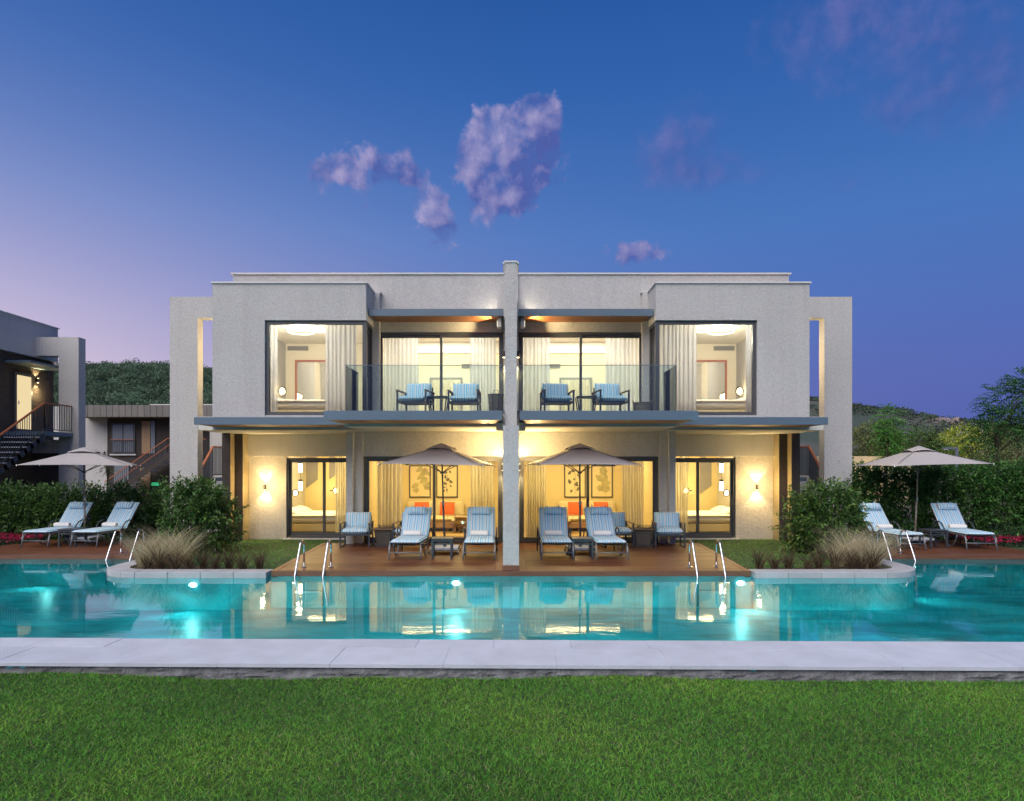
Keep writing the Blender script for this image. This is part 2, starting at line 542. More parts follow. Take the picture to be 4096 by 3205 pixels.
class MB:
    """collects shapes; build() links them as one mesh object. sx mirrors x."""

    def __init__(self, sx=1):
        self.v, self.f, self.s = [], [], sx

    def add(self, vs, fs):
        o = len(self.v)
        self.v += [(self.s * a, b, c) for a, b, c in vs]
        self.f += [tuple(o + i for i in q) for q in fs]
        return self

    def box(self, x0, x1, y0, y1, z0, z1):
        return self.add([(x0, y0, z0), (x1, y0, z0), (x1, y1, z0), (x0, y1, z0),
                         (x0, y0, z1), (x1, y0, z1), (x1, y1, z1), (x0, y1, z1)],
                        [(0, 3, 2, 1), (4, 5, 6, 7), (0, 1, 5, 4), (1, 2, 6, 5), (2, 3, 7, 6), (3, 0, 4, 7)])

    def hexa(self, b4, t4):
        return self.add(list(b4) + list(t4),
                        [(0, 3, 2, 1), (4, 5, 6, 7), (0, 1, 5, 4), (1, 2, 6, 5), (2, 3, 7, 6), (3, 0, 4, 7)])

    def bar(self, a, b, w, h=None, up=(0, 0, 1)):
        h = h or w
        a, b = Vector(a), Vector(b)
        d = (b - a).normalized()
        u = Vector(up)
        if abs(d.dot(u)) > 0.98:
            u = Vector((0, 1, 0))
        s = d.cross(u).normalized() * (w / 2)
        t = s.cross(d).normalized() * (h / 2)
        return self.hexa([tuple(a - s - t), tuple(a + s - t), tuple(a + s + t), tuple(a - s + t)],
                         [tuple(b - s - t), tuple(b + s - t), tuple(b + s + t), tuple(b - s + t)])

    def tube(self, path, r, n=8, closed=False):
        P = [Vector(p) for p in path]
        k = len(P)
        rr = r if isinstance(r, (list, tuple)) else [r] * k
        vs, fs = [], []
        prev = None
        for i, p in enumerate(P):
            if closed:
                t = (P[(i + 1) % k] - P[i - 1]).normalized()
            else:
                t = (P[min(i + 1, k - 1)] - P[max(i - 1, 0)]).normalized()
            if prev is None:
                a = t.cross(Vector((0, 0, 1)))
                if a.length < 1e-3:
                    a = t.cross(Vector((1, 0, 0)))
            else:
                a = prev - t * prev.dot(t)
            a.normalize()
            prev = a
            b = t.cross(a)
            for j in range(n):
                q = 2 * math.pi * j / n
                vs.append(tuple(p + (a * math.cos(q) + b * math.sin(q)) * rr[i]))
        m = k if closed else k - 1
        for i in range(m):
            for j in range(n):
                i2 = (i + 1) % k
                fs.append((i * n + j, i * n + (j + 1) % n, i2 * n + (j + 1) % n, i2 * n + j))
        if not closed:
            fs.append(tuple(range(n - 1, -1, -1)))
            fs.append(tuple((k - 1) * n + j for j in range(n)))
        return self.add(vs, fs)

    def lathe(self, prof, n=20, c=(0, 0, 0)):
        vs, fs = [], []
        for r, z in prof:
            for j in range(n):
                q = 2 * math.pi * j / n
                vs.append((c[0] + r * math.cos(q), c[1] + r * math.sin(q), c[2] + z))
        for i in range(len(prof) - 1):
            for j in range(n):
                fs.append((i * n + j, i * n + (j + 1) % n, (i + 1) * n + (j + 1) % n, (i + 1) * n + j))
        fs.append(tuple(range(n - 1, -1, -1)))
        fs.append(tuple((len(prof) - 1) * n + j for j in range(n)))
        return self.add(vs, fs)

    def prism(self, poly, z0, z1):
        n = len(poly)
        return self.add([(x, y, z0) for x, y in poly] + [(x, y, z1) for x, y in poly],
                        [tuple(range(n - 1, -1, -1)), tuple(range(n, 2 * n))] +
                        [(i, (i + 1) % n, n + (i + 1) % n, n + i) for i in range(n)])

    def grid(self, fn, nu, nv, wrap=False):
        vs = [fn(i / nu, j / nv) for j in range(nv + 1) for i in range(nu + 1)]
        fs = [(j * (nu + 1) + i, j * (nu + 1) + i + 1, (j + 1) * (nu + 1) + i + 1, (j + 1) * (nu + 1) + i)
              for j in range(nv) for i in range(nu)]
        return self.add(vs, fs)

    def cushion(self, w, d, h, n=10, p=5, puff=0.5, xf=None, seed=0):
        """soft block centred on the origin, edges rounded, faces slightly crowned"""
        def side(sgn):
            vs = []
            for j in range(n + 1):
                for i in range(n + 1):
                    u, v = -1 + 2 * i / n, -1 + 2 * j / n
                    u = math.copysign(abs(u) ** 0.75, u)
                    v = math.copysign(abs(v) ** 0.75, v)
                    e = max(0.0, (1 - abs(u) ** p) * (1 - abs(v) ** p)) ** 0.5
                    cr = 1 - puff * 0.5 * (u * u + v * v) * 0.5
                    t = h / 2 * e * cr
                    t += 0.05 * h * e * noise.noise(Vector((u * 2 + seed, v * 2, sgn)))
                    vs.append((u * w / 2, v * d / 2, sgn * t))
            return vs
        top, bot = side(1), side(-1)
        fs = []
        for j in range(n):
            for i in range(n):
                a = j * (n + 1) + i
                fs.append((a, a + 1, a + n + 2, a + n + 1))
                b = (n + 1) ** 2 + a
                fs.append((b, b + n + 1, b + n + 2, b + 1))
        vs = top + bot
        if xf is not None:
            vs = [tuple(xf @ Vector(q)) for q in vs]
        return self.add(vs, fs)

    def build(self, name, m, parent=None, smooth=False, bevel=0.0, merge=False, recalc=True, world=False, kind=None,
              solid=0.0):
        me = bpy.data.meshes.new(name)
        me.from_pydata(self.v, [], self.f)
        if recalc or merge:
            bm = bmesh.new()
            bm.from_mesh(me)
            if merge:
                bmesh.ops.remove_doubles(bm, verts=bm.verts, dist=1e-4)
            bmesh.ops.recalc_face_normals(bm, faces=bm.faces)
            bm.to_mesh(me)
            bm.free()
        if smooth:
            me.polygons.foreach_set('use_smooth', [True] * len(me.polygons))
        if m is not None:
            me.materials.append(m)
        return link(name, me, parent, world, bevel, kind, solid)


def link(name, me, parent=None, world=False, bevel=0.0, kind=None, solid=0.0):
    o = bpy.data.objects.new(name, me)
    COL.objects.link(o)
    if parent is not None:
        o.parent = parent
        if world:
            base = parent.location.copy()
            pp = parent.parent
            while pp is not None:
                base += pp.location
                pp = pp.parent
            o.location = -base
    if solid:
        s = o.modifiers.new('solid', 'SOLIDIFY')
        s.thickness = solid
    if bevel:
        b = o.modifiers.new('bevel', 'BEVEL')
        b.width = bevel
        b.segments = 2
        b.limit_method = 'ANGLE'
        b.angle_limit = R(50)
    if kind:
        o['kind'] = kind
    return o


def empty(name, loc, label=None, cat=None, group=None, rz=0.0):
    o = bpy.data.objects.new(name, None)
    COL.objects.link(o)
    o.location = loc
    o.rotation_euler = (0, 0, rz)
    o.empty_display_size = 0.2
    tag(o, label, cat, group)
    return o


def tag(o, label=None, cat=None, group=None, kind=None):
    if label:
        o['label'] = label
    if cat:
        o['category'] = cat
    if group:
        o['group'] = group
    if kind:
        o['kind'] = kind
    return o


def copy_tree(o, parent=None, loc=None, rz=None, label=None, group=None):
    c = o.copy()
    COL.objects.link(c)
    c.parent = parent
    if loc is not None:
        c.location = loc
    if rz is not None:
        c.rotation_euler = (0, 0, rz)
    if label:
        c['label'] = label
    if group:
        c['group'] = group
    for ch in list(o.children):
        copy_tree(ch, c)
    return c


def np_mesh(name, V, F, m, parent=None, cols=None, smooth=False, kind=None):
    """fast mesh from numpy: V (n,3), F (m,k) all the same k; cols per vertex"""
    me = bpy.data.meshes.new(name)
    V = np.asarray(V, dtype=np.float32)
    F = np.asarray(F, dtype=np.int32)
    k = F.shape[1]
    me.vertices.add(len(V))
    me.vertices.foreach_set('co', V.ravel())
    me.loops.add(F.size)
    me.loops.foreach_set('vertex_index', F.ravel())
    me.polygons.add(len(F))
    me.polygons.foreach_set('loop_start', np.arange(0, F.size, k, dtype=np.int32))
    if smooth:
        me.polygons.foreach_set('use_smooth', np.ones(len(F), dtype=bool))
    me.update(calc_edges=True)
    if cols is not None:
        a = me.color_attributes.new('tint', 'FLOAT_COLOR', 'POINT')
        c4 = np.ones((len(V), 4), dtype=np.float32)
        c4[:, :3] = cols
        a.data.foreach_set('color', c4.ravel())
    me.materials.append(m)
    o = bpy.data.objects.new(name, me)
    COL.objects.link(o)
    o.parent = parent
    if kind:
        o['kind'] = kind
    return o


def light(kind, name, loc, energy, col, size=0.1, target=None, spot=None, blend=0.3, parent=None):
    l = bpy.data.lights.new(name, kind)
    l.energy = energy
    l.color = col
    if kind == 'AREA':
        if isinstance(size, tuple):
            l.shape = 'RECTANGLE'
            l.size, l.size_y = size
        else:
            l.shape = 'DISK'
            l.size = size
    else:
        l.shadow_soft_size = size
    if kind == 'SPOT':
        l.spot_size = R(spot)
        l.spot_blend = blend
    o = bpy.data.objects.new(name, l)
    COL.objects.link(o)
    o.location = loc
    if target is not None:
        dr = Vector(target) - Vector(loc)
        o.rotation_euler = dr.to_track_quat('-Z', 'Y').to_euler()
    return o


WARM = (1.0, 0.74, 0.36)
AMBER = (1.0, 0.69, 0.29)
CREAML = (1.0, 0.89, 0.70)
YEL = (1.0, 0.73, 0.33)

# ================================================================== THE SETTING
WATER_Z = -0.105
FLOOR_Z = -0.72
GZ = -0.045                                   # garden level behind the pool


def arc(cx, cy, r, a0, a1, n):
    return [(cx + r * math.cos(R(a0 + (a1 - a0) * i / n)), cy + r * math.sin(R(a0 + (a1 - a0) * i / n))) for i in range(n + 1)]


def island(off):
    """edge of the planted peninsula in (u = |x|, y); off = distance in from the water"""
    r = 0.95 - off
    return [(4.68, 12.42 + off), (7.2, 12.42 + off)] + arc(7.2, 13.37, r, -90, 0, 10)[1:] + [(8.18 - off, 14.96)]


GRASSG = mat('lawn_soil', (0.030, 0.060, 0.016), 0.9, var=0.35, vscale=2.5, bump=0.4, bscale=40)
DRYG = mat('dry_ground', (0.12, 0.11, 0.07), 0.95, var=0.35, vscale=0.2)


def garden_ground():
    half = [(0.0, 12.66), (4.68, 12.66)] + island(0.2)[1:-1] + [(7.98, 14.97), (16.5, 14.97)]
    path = [(-u, y) for u, y in reversed(half)] + half[1:]
    path += [(16.5, 60), (-16.5, 60)]
    mb = MB()
    mb.add([(x, y, GZ) for x, y in path], [tuple(range(len(path)))])
    tag(mb.build('garden_ground', GRASSG, recalc=False), kind='structure')
    far = MB()
    far.add([(-3000, 60, GZ), (3000, 60, GZ), (3000, 3500, GZ), (-3000, 3500, GZ)], [(0, 1, 2, 3)])
    far.add([(-3000, -300, GZ), (-16.5, -300, GZ), (-16.5, 60, GZ), (-3000, 60, GZ)], [(0, 1, 2, 3)])
    far.add([(16.5, -300, GZ), (3000, -300, GZ), (3000, 60, GZ), (16.5, 60, GZ)], [(0, 1, 2, 3)])
    tag(far.build('ground', DRYG, recalc=False), kind='structure')


garden_ground()


def tile_mat():
    m = bpy.data.materials.new('pool_tiles')
    m.use_nodes = True
    N, L = m.node_tree.nodes, m.node_tree.links
    b = N['Principled BSDF']
    b.inputs['Roughness'].default_value = 0.4
    tc = N.new('ShaderNodeTexCoord')
    br = N.new('ShaderNodeTexBrick')
    br.offset = 0.5
    br.inputs['Scale'].default_value = 1.0
    br.inputs['Brick Width'].default_value = 1.2
    br.inputs['Row Height'].default_value = 0.6
    br.inputs['Mortar Size'].default_value = 0.008
    br.inputs['Color1'].default_value = (0.07, 0.60, 0.68, 1)
    br.inputs['Color2'].default_value = (0.09, 0.70, 0.77, 1)
    br.inputs['Mortar'].default_value = (0.05, 0.48, 0.56, 1)
    L.new(tc.outputs['Object'], br.inputs[0])
    n = N.new('ShaderNodeTexNoise')
    n.inputs['Scale'].default_value = 1.1
    n.inputs['Detail'].default_value = 7
    n.inputs['Distortion'].default_value = 1.2
    mp = N.new('ShaderNodeMapping')
    mp.inputs['Scale'].default_value = (0.6, 1.6, 1)
    L.new(tc.outputs['Object'], mp.inputs[0])
    L.new(mp.outputs[0], n.inputs['Vector'])
    r = N.new('ShaderNodeMapRange')
    r.inputs[1].default_value = 0.3
    r.inputs[2].default_value = 0.7
    r.inputs[3].default_value = 0.55
    r.inputs[4].default_value = 1.35
    L.new(n.outputs[0], r.inputs[0])
    h = N.new('ShaderNodeHueSaturation')
    L.new(br.outputs[0], h.inputs['Color'])
    L.new(r.outputs[0], h.inputs['Value'])
    L.new(h.outputs[0], b.inputs['Base Color'])
    MATS['pool_tiles'] = m
    return m


def water_mat():
    m = bpy.data.materials.new('pool_water')
    m.use_nodes = True
    N, L = m.node_tree.nodes, m.node_tree.links
    N.remove(N['Principled BSDF'])
    tc = N.new('ShaderNodeTexCoord')

    def wave(scale, stretch, detail):
        mp = N.new('ShaderNodeMapping')
        mp.inputs['Scale'].default_value = stretch
        L.new(tc.outputs['Object'], mp.inputs[0])
        n = N.new('ShaderNodeTexNoise')
        n.inputs['Scale'].default_value = scale
        n.inputs['Detail'].default_value = detail
        n.inputs['Roughness'].default_value = 0.5
        n.inputs['Distortion'].default_value = 0.6
        L.new(mp.outputs[0], n.inputs['Vector'])
        return n.outputs[0]
    a = wave(0.9, (0.5, 1, 1), 2)
    b = wave(7.0, (0.35, 1, 1), 3)
    mu = N.new('ShaderNodeMath')
    mu.operation = 'MULTIPLY_ADD'
    mu.inputs[1].default_value = 0.16
    L.new(b, mu.inputs[0])
    L.new(a, mu.inputs[2])
    bp = N.new('ShaderNodeBump')
    bp.inputs['Strength'].default_value = 0.065
    bp.inputs['Distance'].default_value = 0.06
    L.new(mu.outputs[0], bp.inputs['Height'])
    t = N.new('ShaderNodeBsdfTransparent')
    t.inputs[0].default_value = (0.34, 0.95, 1.0, 1)
    g = N.new('ShaderNodeBsdfGlossy')
    g.inputs['Roughness'].default_value = 0.03
    L.new(bp.outputs[0], g.inputs['Normal'])
    f = N.new('ShaderNodeFresnel')
    f.inputs[0].default_value = 1.72
    L.new(bp.outputs[0], f.inputs['Normal'])
    mx = N.new('ShaderNodeMixShader')
    L.new(f.outputs[0], mx.inputs[0])
    L.new(t.outputs[0], mx.inputs[1])
    L.new(g.outputs[0], mx.inputs[2])
    L.new(mx.outputs[0], N['Material Output'].inputs[0])
    MATS['pool_water'] = m
    return m


TILES = tile_mat()
WATER = water_mat()


def pool():
    b = MB()
    b.add([(-16, 7.2, FLOOR_Z), (16, 7.2, FLOOR_Z), (16, 15.5, FLOOR_Z), (-16, 15.5, FLOOR_Z)], [(0, 1, 2, 3)])
    half = [(0.0, 12.66), (4.70, 12.66), (4.70, 12.45)] + [(u, y) for u, y in island(0.03)[1:]] + [(16, 15.02)]
    path = [(-u, y) for u, y in reversed(half)] + half[1:]
    vs, fs = [], []
    for x, y in path:
        vs += [(x, y, FLOOR_Z), (x, y, -0.05)]
    for i in range(len(path) - 1):
        fs.append((2 * i, 2 * i + 2, 2 * i + 3, 2 * i + 1))
    b.add(vs, fs)
    b.add([(-16, 7.2, FLOOR_Z), (-16, 15.5, FLOOR_Z), (-16, 15.5, -.05), (-16, 7.2, -.05)], [(0, 1, 2, 3)])
    b.add([(16, 7.2, FLOOR_Z), (16, 15.5, FLOOR_Z), (16, 15.5, -.05), (16, 7.2, -.05)], [(0, 1, 2, 3)])
    tag(b.build('pool_basin', TILES, recalc=False), kind='structure')
    w = MB()
    w.add([(-16, 7.3, WATER_Z), (16, 7.3, WATER_Z), (16, 15.3, WATER_Z), (-16, 15.3, WATER_Z)], [(0, 1, 2, 3)])
    tag(w.build('water', WATER, recalc=False), kind='structure')


pool()

PSTONE = mat('peninsula_stone', (0.42, 0.42, 0.43), 0.7, var=0.14, vscale=3, bump=0.35, bscale=35, rnd=0.06)
STONE = mat('pale_coping_stone', (0.50, 0.53, 0.60), 0.7, var=0.12, vscale=2.2, bump=0.35, bscale=35, rnd=0.05)
ROUGHSTONE = mat('rough_grey_stone', (0.19, 0.19, 0.20), 0.9, var=0.55, vscale=7, bump=1.0, bscale=16, bdist=0.05)
DECK = mat('deck_wood', (0.135, 0.048, 0.020), 0.42, var=0.40, vscale=2.0, stretch=(1.0, 14, 14), rnd=0.22, bump=0.25,
           bscale=14, bdist=0.006)
DECKEDGE = mat('deck_edge_wood', (0.155, 0.066, 0.034), 0.5, var=0.3, vscale=2.5, stretch=(1, 12, 12), rnd=0.12)


def near_coping():
    root = tag(bpy.data.objects.new('pool_coping', None), kind='structure')
    COL.objects.link(root)
    root.location = (0, 7.78, 0)
    root.rotation_euler = (0, 0, R(-0.9))
    base = MB()
    base.box(-15, 15, -0.93, -0.06, -0.75, -0.099)
    base.build('bedding', TILES, root)
    face = MB()

    def fn(u, v):
        x = -15 + 30 * u
        k = noise.noise(Vector((x * 2.2, v * 3, 0))) * 0.035 + noise.noise(Vector((x * 8, v * 9, 4))) * 0.02
        return (x, -0.945 - k - 0.05 * (1 - v), -0.34 + 0.235 * v)
    face.grid(fn, 700, 8)
    face.build('rough_stone_edge', ROUGHSTONE, root, recalc=False)
    rr = random.Random(3)
    for row, (y0, y1) in enumerate(((-0.985, -0.371), (-0.369, 0.0))):
        x = -15 + row * 0.45
        while x < 15:
            w = 1.19 if row == 0 else 0.895
            dz = rr.uniform(-0.0025, 0.0025)
            MB().box(x, x + w, y0, y1, -0.099, -0.058 + dz).build('coping_slab', STONE, root, bevel=0.002)
            x += w + 0.002


near_coping()


def island_coping():
    for s in (-1, 1):
        root = tag(bpy.data.objects.new('peninsula_coping', None), kind='structure')
        COL.objects.link(root)
        o, i = island(0.0), island(0.40)
        # straight run in 0.63 m stones, then the bend, then the return
        def stone(a0, a1, b0, b1):
            MB(s).hexa([(*a0, -0.115), (*a1, -0.115), (*b1, -0.115), (*b0, -0.115)],
                       [(*a0, 0.004), (*a1, 0.004), (*b1, 0.004), (*b0, 0.004)]).build('coping_stone', PSTONE, root, bevel=0.010)
        lerp = lambda p, q, t: (p[0] + (q[0] - p[0]) * t, p[1] + (q[1] - p[1]) * t)
        n = 4
        for k in range(n):
            t0, t1 = k / n, (k + 1) / n - 0.0025
            stone(lerp(o[0], o[1], t0), lerp(o[0], o[1], t1), lerp(i[0], i[1], t0), lerp(i[0], i[1], t1))
        # bend: five wedge stones, two arc steps each
        for k in range(1, 11, 2):
            a = [o[k], o[k + 1], lerp(o[k + 1], o[k + 2], 0.985)]
            b = [i[k], i[k + 1], lerp(i[k + 1], i[k + 2], 0.985)]
            MB(s).prism(a + b[::-1], -0.115, 0.004).build('coping_stone', PSTONE, root, bevel=0.010)
        for k in range(2):
            t0, t1 = k / 2, (k + 1) / 2 - 0.004
            stone(lerp(o[-2], o[-1], t0), lerp(o[-2], o[-1], t1), lerp(i[-2], i[-1], t0), lerp(i[-2], i[-1], t1))


island_coping()


def plank_run(root, x0f, x1f, y0, y1, w=0.14, split=2.4, seed=0, gap=0.005, z=0.0, th=0.028):
    rr = random.Random(seed)
    y = y0
    while y < y1 - 0.02:
        ye = min(y + w - gap, y1)
        xa, xb = x0f((y + ye) / 2), x1f((y + ye) / 2)
        cuts = [xa]
        c = xa + rr.uniform(0.6, split)
        while c < xb - 0.5:
            cuts.append(c)
            c += split
        cuts.append(xb)
        for a, b in zip(cuts[:-1], cuts[1:]):
            dz = rr.uniform(-0.0015, 0.0015)
            cx, cy = (a + b) / 2, (y + ye) / 2
            o = MB().box(a + 0.001 - cx, b - 0.001 - cx, y - cy, ye - cy, z - th, z + dz).build('plank', DECK, root)
            o.location = (cx, cy, 0)
        y += w


def decks():
    root = tag(bpy.data.objects.new('wooden_deck', None), kind='structure')
    COL.objects.link(root)
    side = lambda y: 4.645 + (y - 12.6) / 4.7 * 0.36
    for s, sd in ((-1, 1), (1, 2)):
        if s < 0:
            plank_run(root, lambda y: -side(y) + 0.11, lambda y: -0.305, 12.74, 17.33, seed=sd)
        else:
            plank_run(root, lambda y: 0.305, lambda y: side(y) - 0.11, 12.74, 17.33, seed=sd)
        # board along the pillar wall and the slanting edge board
        MB(s).box(0.163, 0.30, 12.74, 17.33, -0.028, 0.001).build('border_board', DECK, root)
        e0, e1 = side(12.6), side(17.3)
        MB(s).hexa([(e0 - 0.105, 12.6, -0.12), (e0, 12.6, -0.12), (e1, 17.3, -0.12), (e1 - 0.105, 17.3, -0.12)],
                   [(e0 - 0.105, 12.6, 0.004), (e0, 12.6, 0.004), (e1, 17.3, 0.004), (e1 - 0.105, 17.3, 0.004)]
                   ).build('edge_board', DECKEDGE, root)
        for a, b in ((0.002, 1.5), (1.504, 3.1), (3.104, 4.535)):
            MB(s).box(a, b, 12.6, 12.735, -0.028, 0.002).build('front_board', DECKEDGE, root)
        for a, b in ((0.002, 0.9), (0.904, 2.2), (2.204, 4.64)):
            MB(s).box(a, b, 12.57, 12.597, -0.098, -0.004).build('fascia_board', DECKEDGE, root)
    for s, xe, sd, nm in ((-1, 13.1, 5, 'left'), (1, 12.45, 6, 'right')):
        root = tag(bpy.data.objects.new('side_deck', None), kind='structure')
        COL.objects.link(root)
        if s < 0:
            plank_run(root, lambda y: -xe, lambda y: -8.0, 15.09, 18.0, seed=sd, split=2.8)
        else:
            plank_run(root, lambda y: 8.0, lambda y: xe, 15.09, 18.0, seed=sd, split=2.8)
        for a, b in ((8.0, 9.9), (9.904, 11.9), (11.904, 15.0)):
            MB(s).box(a, b, 14.95, 15.085, -0.028, 0.002).build('front_board', DECKEDGE, root)
            MB(s).box(a, b, 14.915, 14.947, -0.10, -0.002).build('fascia_board', DECKEDGE, root)


decks()

# ------------------------------------------------------------------ lawns (blades)
BLADE = mat('grass_blades', (0.06, 0.16, 0.03), 0.65, attr='tint', transl=0.25, spec=0.25)


def blades(name, P, length, width, bend, col_fn, label, m=BLADE, kind='stuff', lean=0.35, parent=None, seg=2):
    """curved tapering blades standing on the points P (n,3)"""
    n = len(P)
    L_ = length * rng.uniform(0.55, 1.25, n)
    az = rng.uniform(0, 2 * np.pi, n)
    ln = np.abs(rng.normal(0, lean, n))
    d = np.stack([np.cos(az) * np.sin(ln), np.sin(az) * np.sin(ln), np.cos(ln)], 1)
    side = np.stack([-np.sin(az), np.cos(az), np.zeros(n)], 1)
    wv = rng.uniform(0, 2 * np.pi, n)
    side = side * np.cos(wv)[:, None] + np.cross(d, side) * np.sin(wv)[:, None]
    out = np.stack([np.cos(az), np.sin(az), np.zeros(n)], 1)
    w = width * rng.uniform(0.7, 1.3, n)
    rings = []
    for k in range(seg + 1):
        t = k / seg
        c = P + d * (L_ * t)[:, None] + out * (bend * L_ * t * t)[:, None] - np.array([0, 0, 1]) * (bend * 0.45 * L_ * t ** 2)[:, None]
        if k < seg:
            ww = (w * (1 - 0.55 * t) / 2)[:, None]
            rings += [c - side * ww, c + side * ww]
        else:
            rings += [c]
    m_ = len(rings)
    V = np.stack(rings, 1).reshape(-1, 3)
    base = np.arange(n)[:, None] * m_
    F = []
    for k in range(seg - 1):
        a = 2 * k
        F.append(base + np.array([a, a + 1, a + 3]))
        F.append(base + np.array([a, a + 3, a + 2]))
    a = 2 * (seg - 1)
    F.append(base + np.array([a, a + 1, a + 2]))
    F = np.concatenate(F, 0)
    C = np.repeat(col_fn(n, P), m_, axis=0)
    o = np_mesh(name, V, F, m, parent, C, kind=kind)
    if label:
        o['label'] = label
    return o


def lawn_h(x, y):
    return (-0.215 + 0.018 * np.sin(x * 0.9 + 0.4) + 0.012 * np.sin(x * 2.3 + y * 1.7) + 0.010 * np.sin(y * 3.1 + x * 0.7)
            + 0.035 * np.clip((np.abs(x) - 3.2) / 2.5, 0, 1))


def lawn_col(n, P):
    base = np.array([0.108, 0.320, 0.040])
    c = np.tile(base, (n, 1)) * rng.uniform(0.35, 1.65, (n, 1))
    c[:, 0] *= rng.uniform(0.7, 1.5, n)
    patch = np.array([noise.noise(Vector((p[0] * 0.9, p[1] * 1.4, 0))) for p in P[::1]]) if n < 60000 else \
        np.sin(P[:, 0] * 1.3 + 2 * np.sin(P[:, 1] * 0.9)) * np.sin(P[:, 1] * 1.9 + 1.5 * np.sin(P[:, 0] * 0.8))
    c *= (1 + 0.20 * patch)[:, None]
    c[:, 0] *= 1 + 0.25 * np.clip(patch, 0, 1)
    dry = rng.random(n) < 0.05
    c[dry] = np.array([0.36, 0.33, 0.17]) * rng.uniform(0.6, 1.2, (dry.sum(), 1))
    return c


def lawns():
    mb = MB()

    def fn(u, v):
        x = -16 + 32 * u
        y = 0.6 + 6.3 * v - 0.0157 * x
        return (x, y, float(lawn_h(x, y)))
    mb.grid(fn, 120, 30)
    tag(mb.build('lawn', GRASSG, recalc=False), kind='structure')
    mb = MB()
    mb.add([(-16.5, -300, -0.19), (16.5, -300, -0.19), (16.5, 0.7, -0.19), (-16.5, 0.7, -0.19)], [(0, 1, 2, 3)])
    tag(mb.build('lawn_behind', GRASSG, recalc=False), kind='structure')
    # dense near lawn
    n = 360000
    y = rng.uniform(3.2, 6.84, n)
    x = rng.uniform(-7.4, 7.4, n) * (0.60 + 0.40 * (y - 3.2) / 3.6)
    y = y - 0.0157 * x
    P = np.stack([x, y, lawn_h(x, y) - 0.004], 1)
    blades('lawn_grass', P, 0.046, 0.0046, 0.45, lawn_col, 'short green lawn grass in front of the pool edge', lean=0.55)
    # garden lawn behind the pool
    n = 90000
    x = rng.uniform(-14, 14, n)
    y = rng.uniform(12.9, 21, n)
    ax = np.abs(x)
    keep = (ax > 5.05) & (ax < 7.75) & (y < 18.6) | (ax > 7.75) & (ax < 7.97) & (y > 14.98) & (y < 17.9) | (ax > 8.0) & (y > 18.02)
    keep |= (ax > 4.75) & (ax <= 5.05) & (y < 12.6 + (ax - 4.75) / 0.36 * 4.7)
    P = np.stack([x, y, np.full(n, GZ)], 1)[keep]
    blades('garden_grass', P, 0.05, 0.007, 0.4, lawn_col, 'mown grass between the deck and the planted beds', lean=0.5)


lawns()

# ================================================================== THE VILLA
villa = empty('twin_villa', (0, 17.33, 0),
              'two storey white plastered twin villa with lit rooms and glass balconies behind the pool', 'villa')


def vbox(s, name, m, dims, bevel=0.006, parent=villa):
    mb = MB(s)
    for d in (dims if isinstance(dims, list) else [dims]):
        mb.box(*d)
    return mb.build(name, m, parent, bevel=bevel, world=True)


def subpart(s, name, m, parent, dims, bevel=0.0):
    """child of a part whose own origin already sits at world zero offset"""
    mb = MB(s)
    for d in (dims if isinstance(dims, list) else [dims]):
        mb.box(*d)
    o = mb.build(name, m, parent, bevel=bevel)
    return o


def awning(s, u0, u1, y0, y1, z0, z1, open_end=True):
    """steel edged sunshade with wooden slats underneath"""
    a = vbox(s, 'awning', STEEL, [(u0, u1, y0, y0 + 0.05, z0, z1)], 0.004)
    subpart(s, 'roof_sheet', STEEL, a, (u0 + 0.005, u1 - 0.005, y0 + 0.05, y1 - 0.002, z1 - 0.03, z1 - 0.004))
    for e in (u0 + 0.002, u1 - 0.062):
        subpart(s, 'side_beam', STEEL, a, (e, e + 0.06, y0 + 0.052, y1 - 0.003, z0 + 0.02, z1 - 0.032))
    n = int((y1 - y0 - 0.08) / 0.085)
    for k in range(n):
        y = y0 + 0.06 + k * 0.085
        subpart(s, 'slat', SLAT, a, (u0 + 0.066, u1 - 0.066, y, y + 0.072, z0 + 0.004, z0 + 0.028))
    return a


def sliding_door(s, u0, u1, y, z0, z1, mull, handle=None, fw=0.085, thin=0.06):
    """two-leaf sliding door: frame, two leaves with panes"""
    f = vbox(s, 'sliding_door', FRAME, [(u0, u0 + fw * .6, y, y + .12, z0, z1), (u1 - fw * .6, u1, y, y + .12, z0, z1),
                                        (u0 + fw * .6, u1 - fw * .6, y, y + .12, z1 - fw * .7, z1),
                                        (u0 + fw * .6, u1 - fw * .6, y, y + .12, z0, z0 + .05)], 0.004)
    a0, a1 = u0 + fw * .6, u1 - fw * .6
    zz0, zz1 = z0 + .05, z1 - fw * .7
    for k, (p, q, yy) in enumerate(((a0, mull + 0.035, y + 0.015), (mull - 0.035, a1, y + 0.065))):
        lf = subpart(s, 'door_leaf', FRAME, f, [(p, p + .07, yy, yy + .045, zz0, zz1), (q - .07, q, yy, yy + .045, zz0, zz1),
                                                (p + .07, q - .07, yy, yy + .045, zz1 - .07, zz1),
                                                (p + .07, q - .07, yy, yy + .045, zz0, zz0 + .09)], 0.003)
        subpart(s, 'pane', GLASS, f, (p + .07, q - .07, yy + .016, yy + .026, zz0 + .09, zz1 - .07))
    for hu in (a0 + .02, a1 - .05):
        subpart(s, 'handle', DMETAL, f, (hu, hu + .03, y - .012, y + .012, z0 + .85, z0 + 1.18), 0.004)
    return f


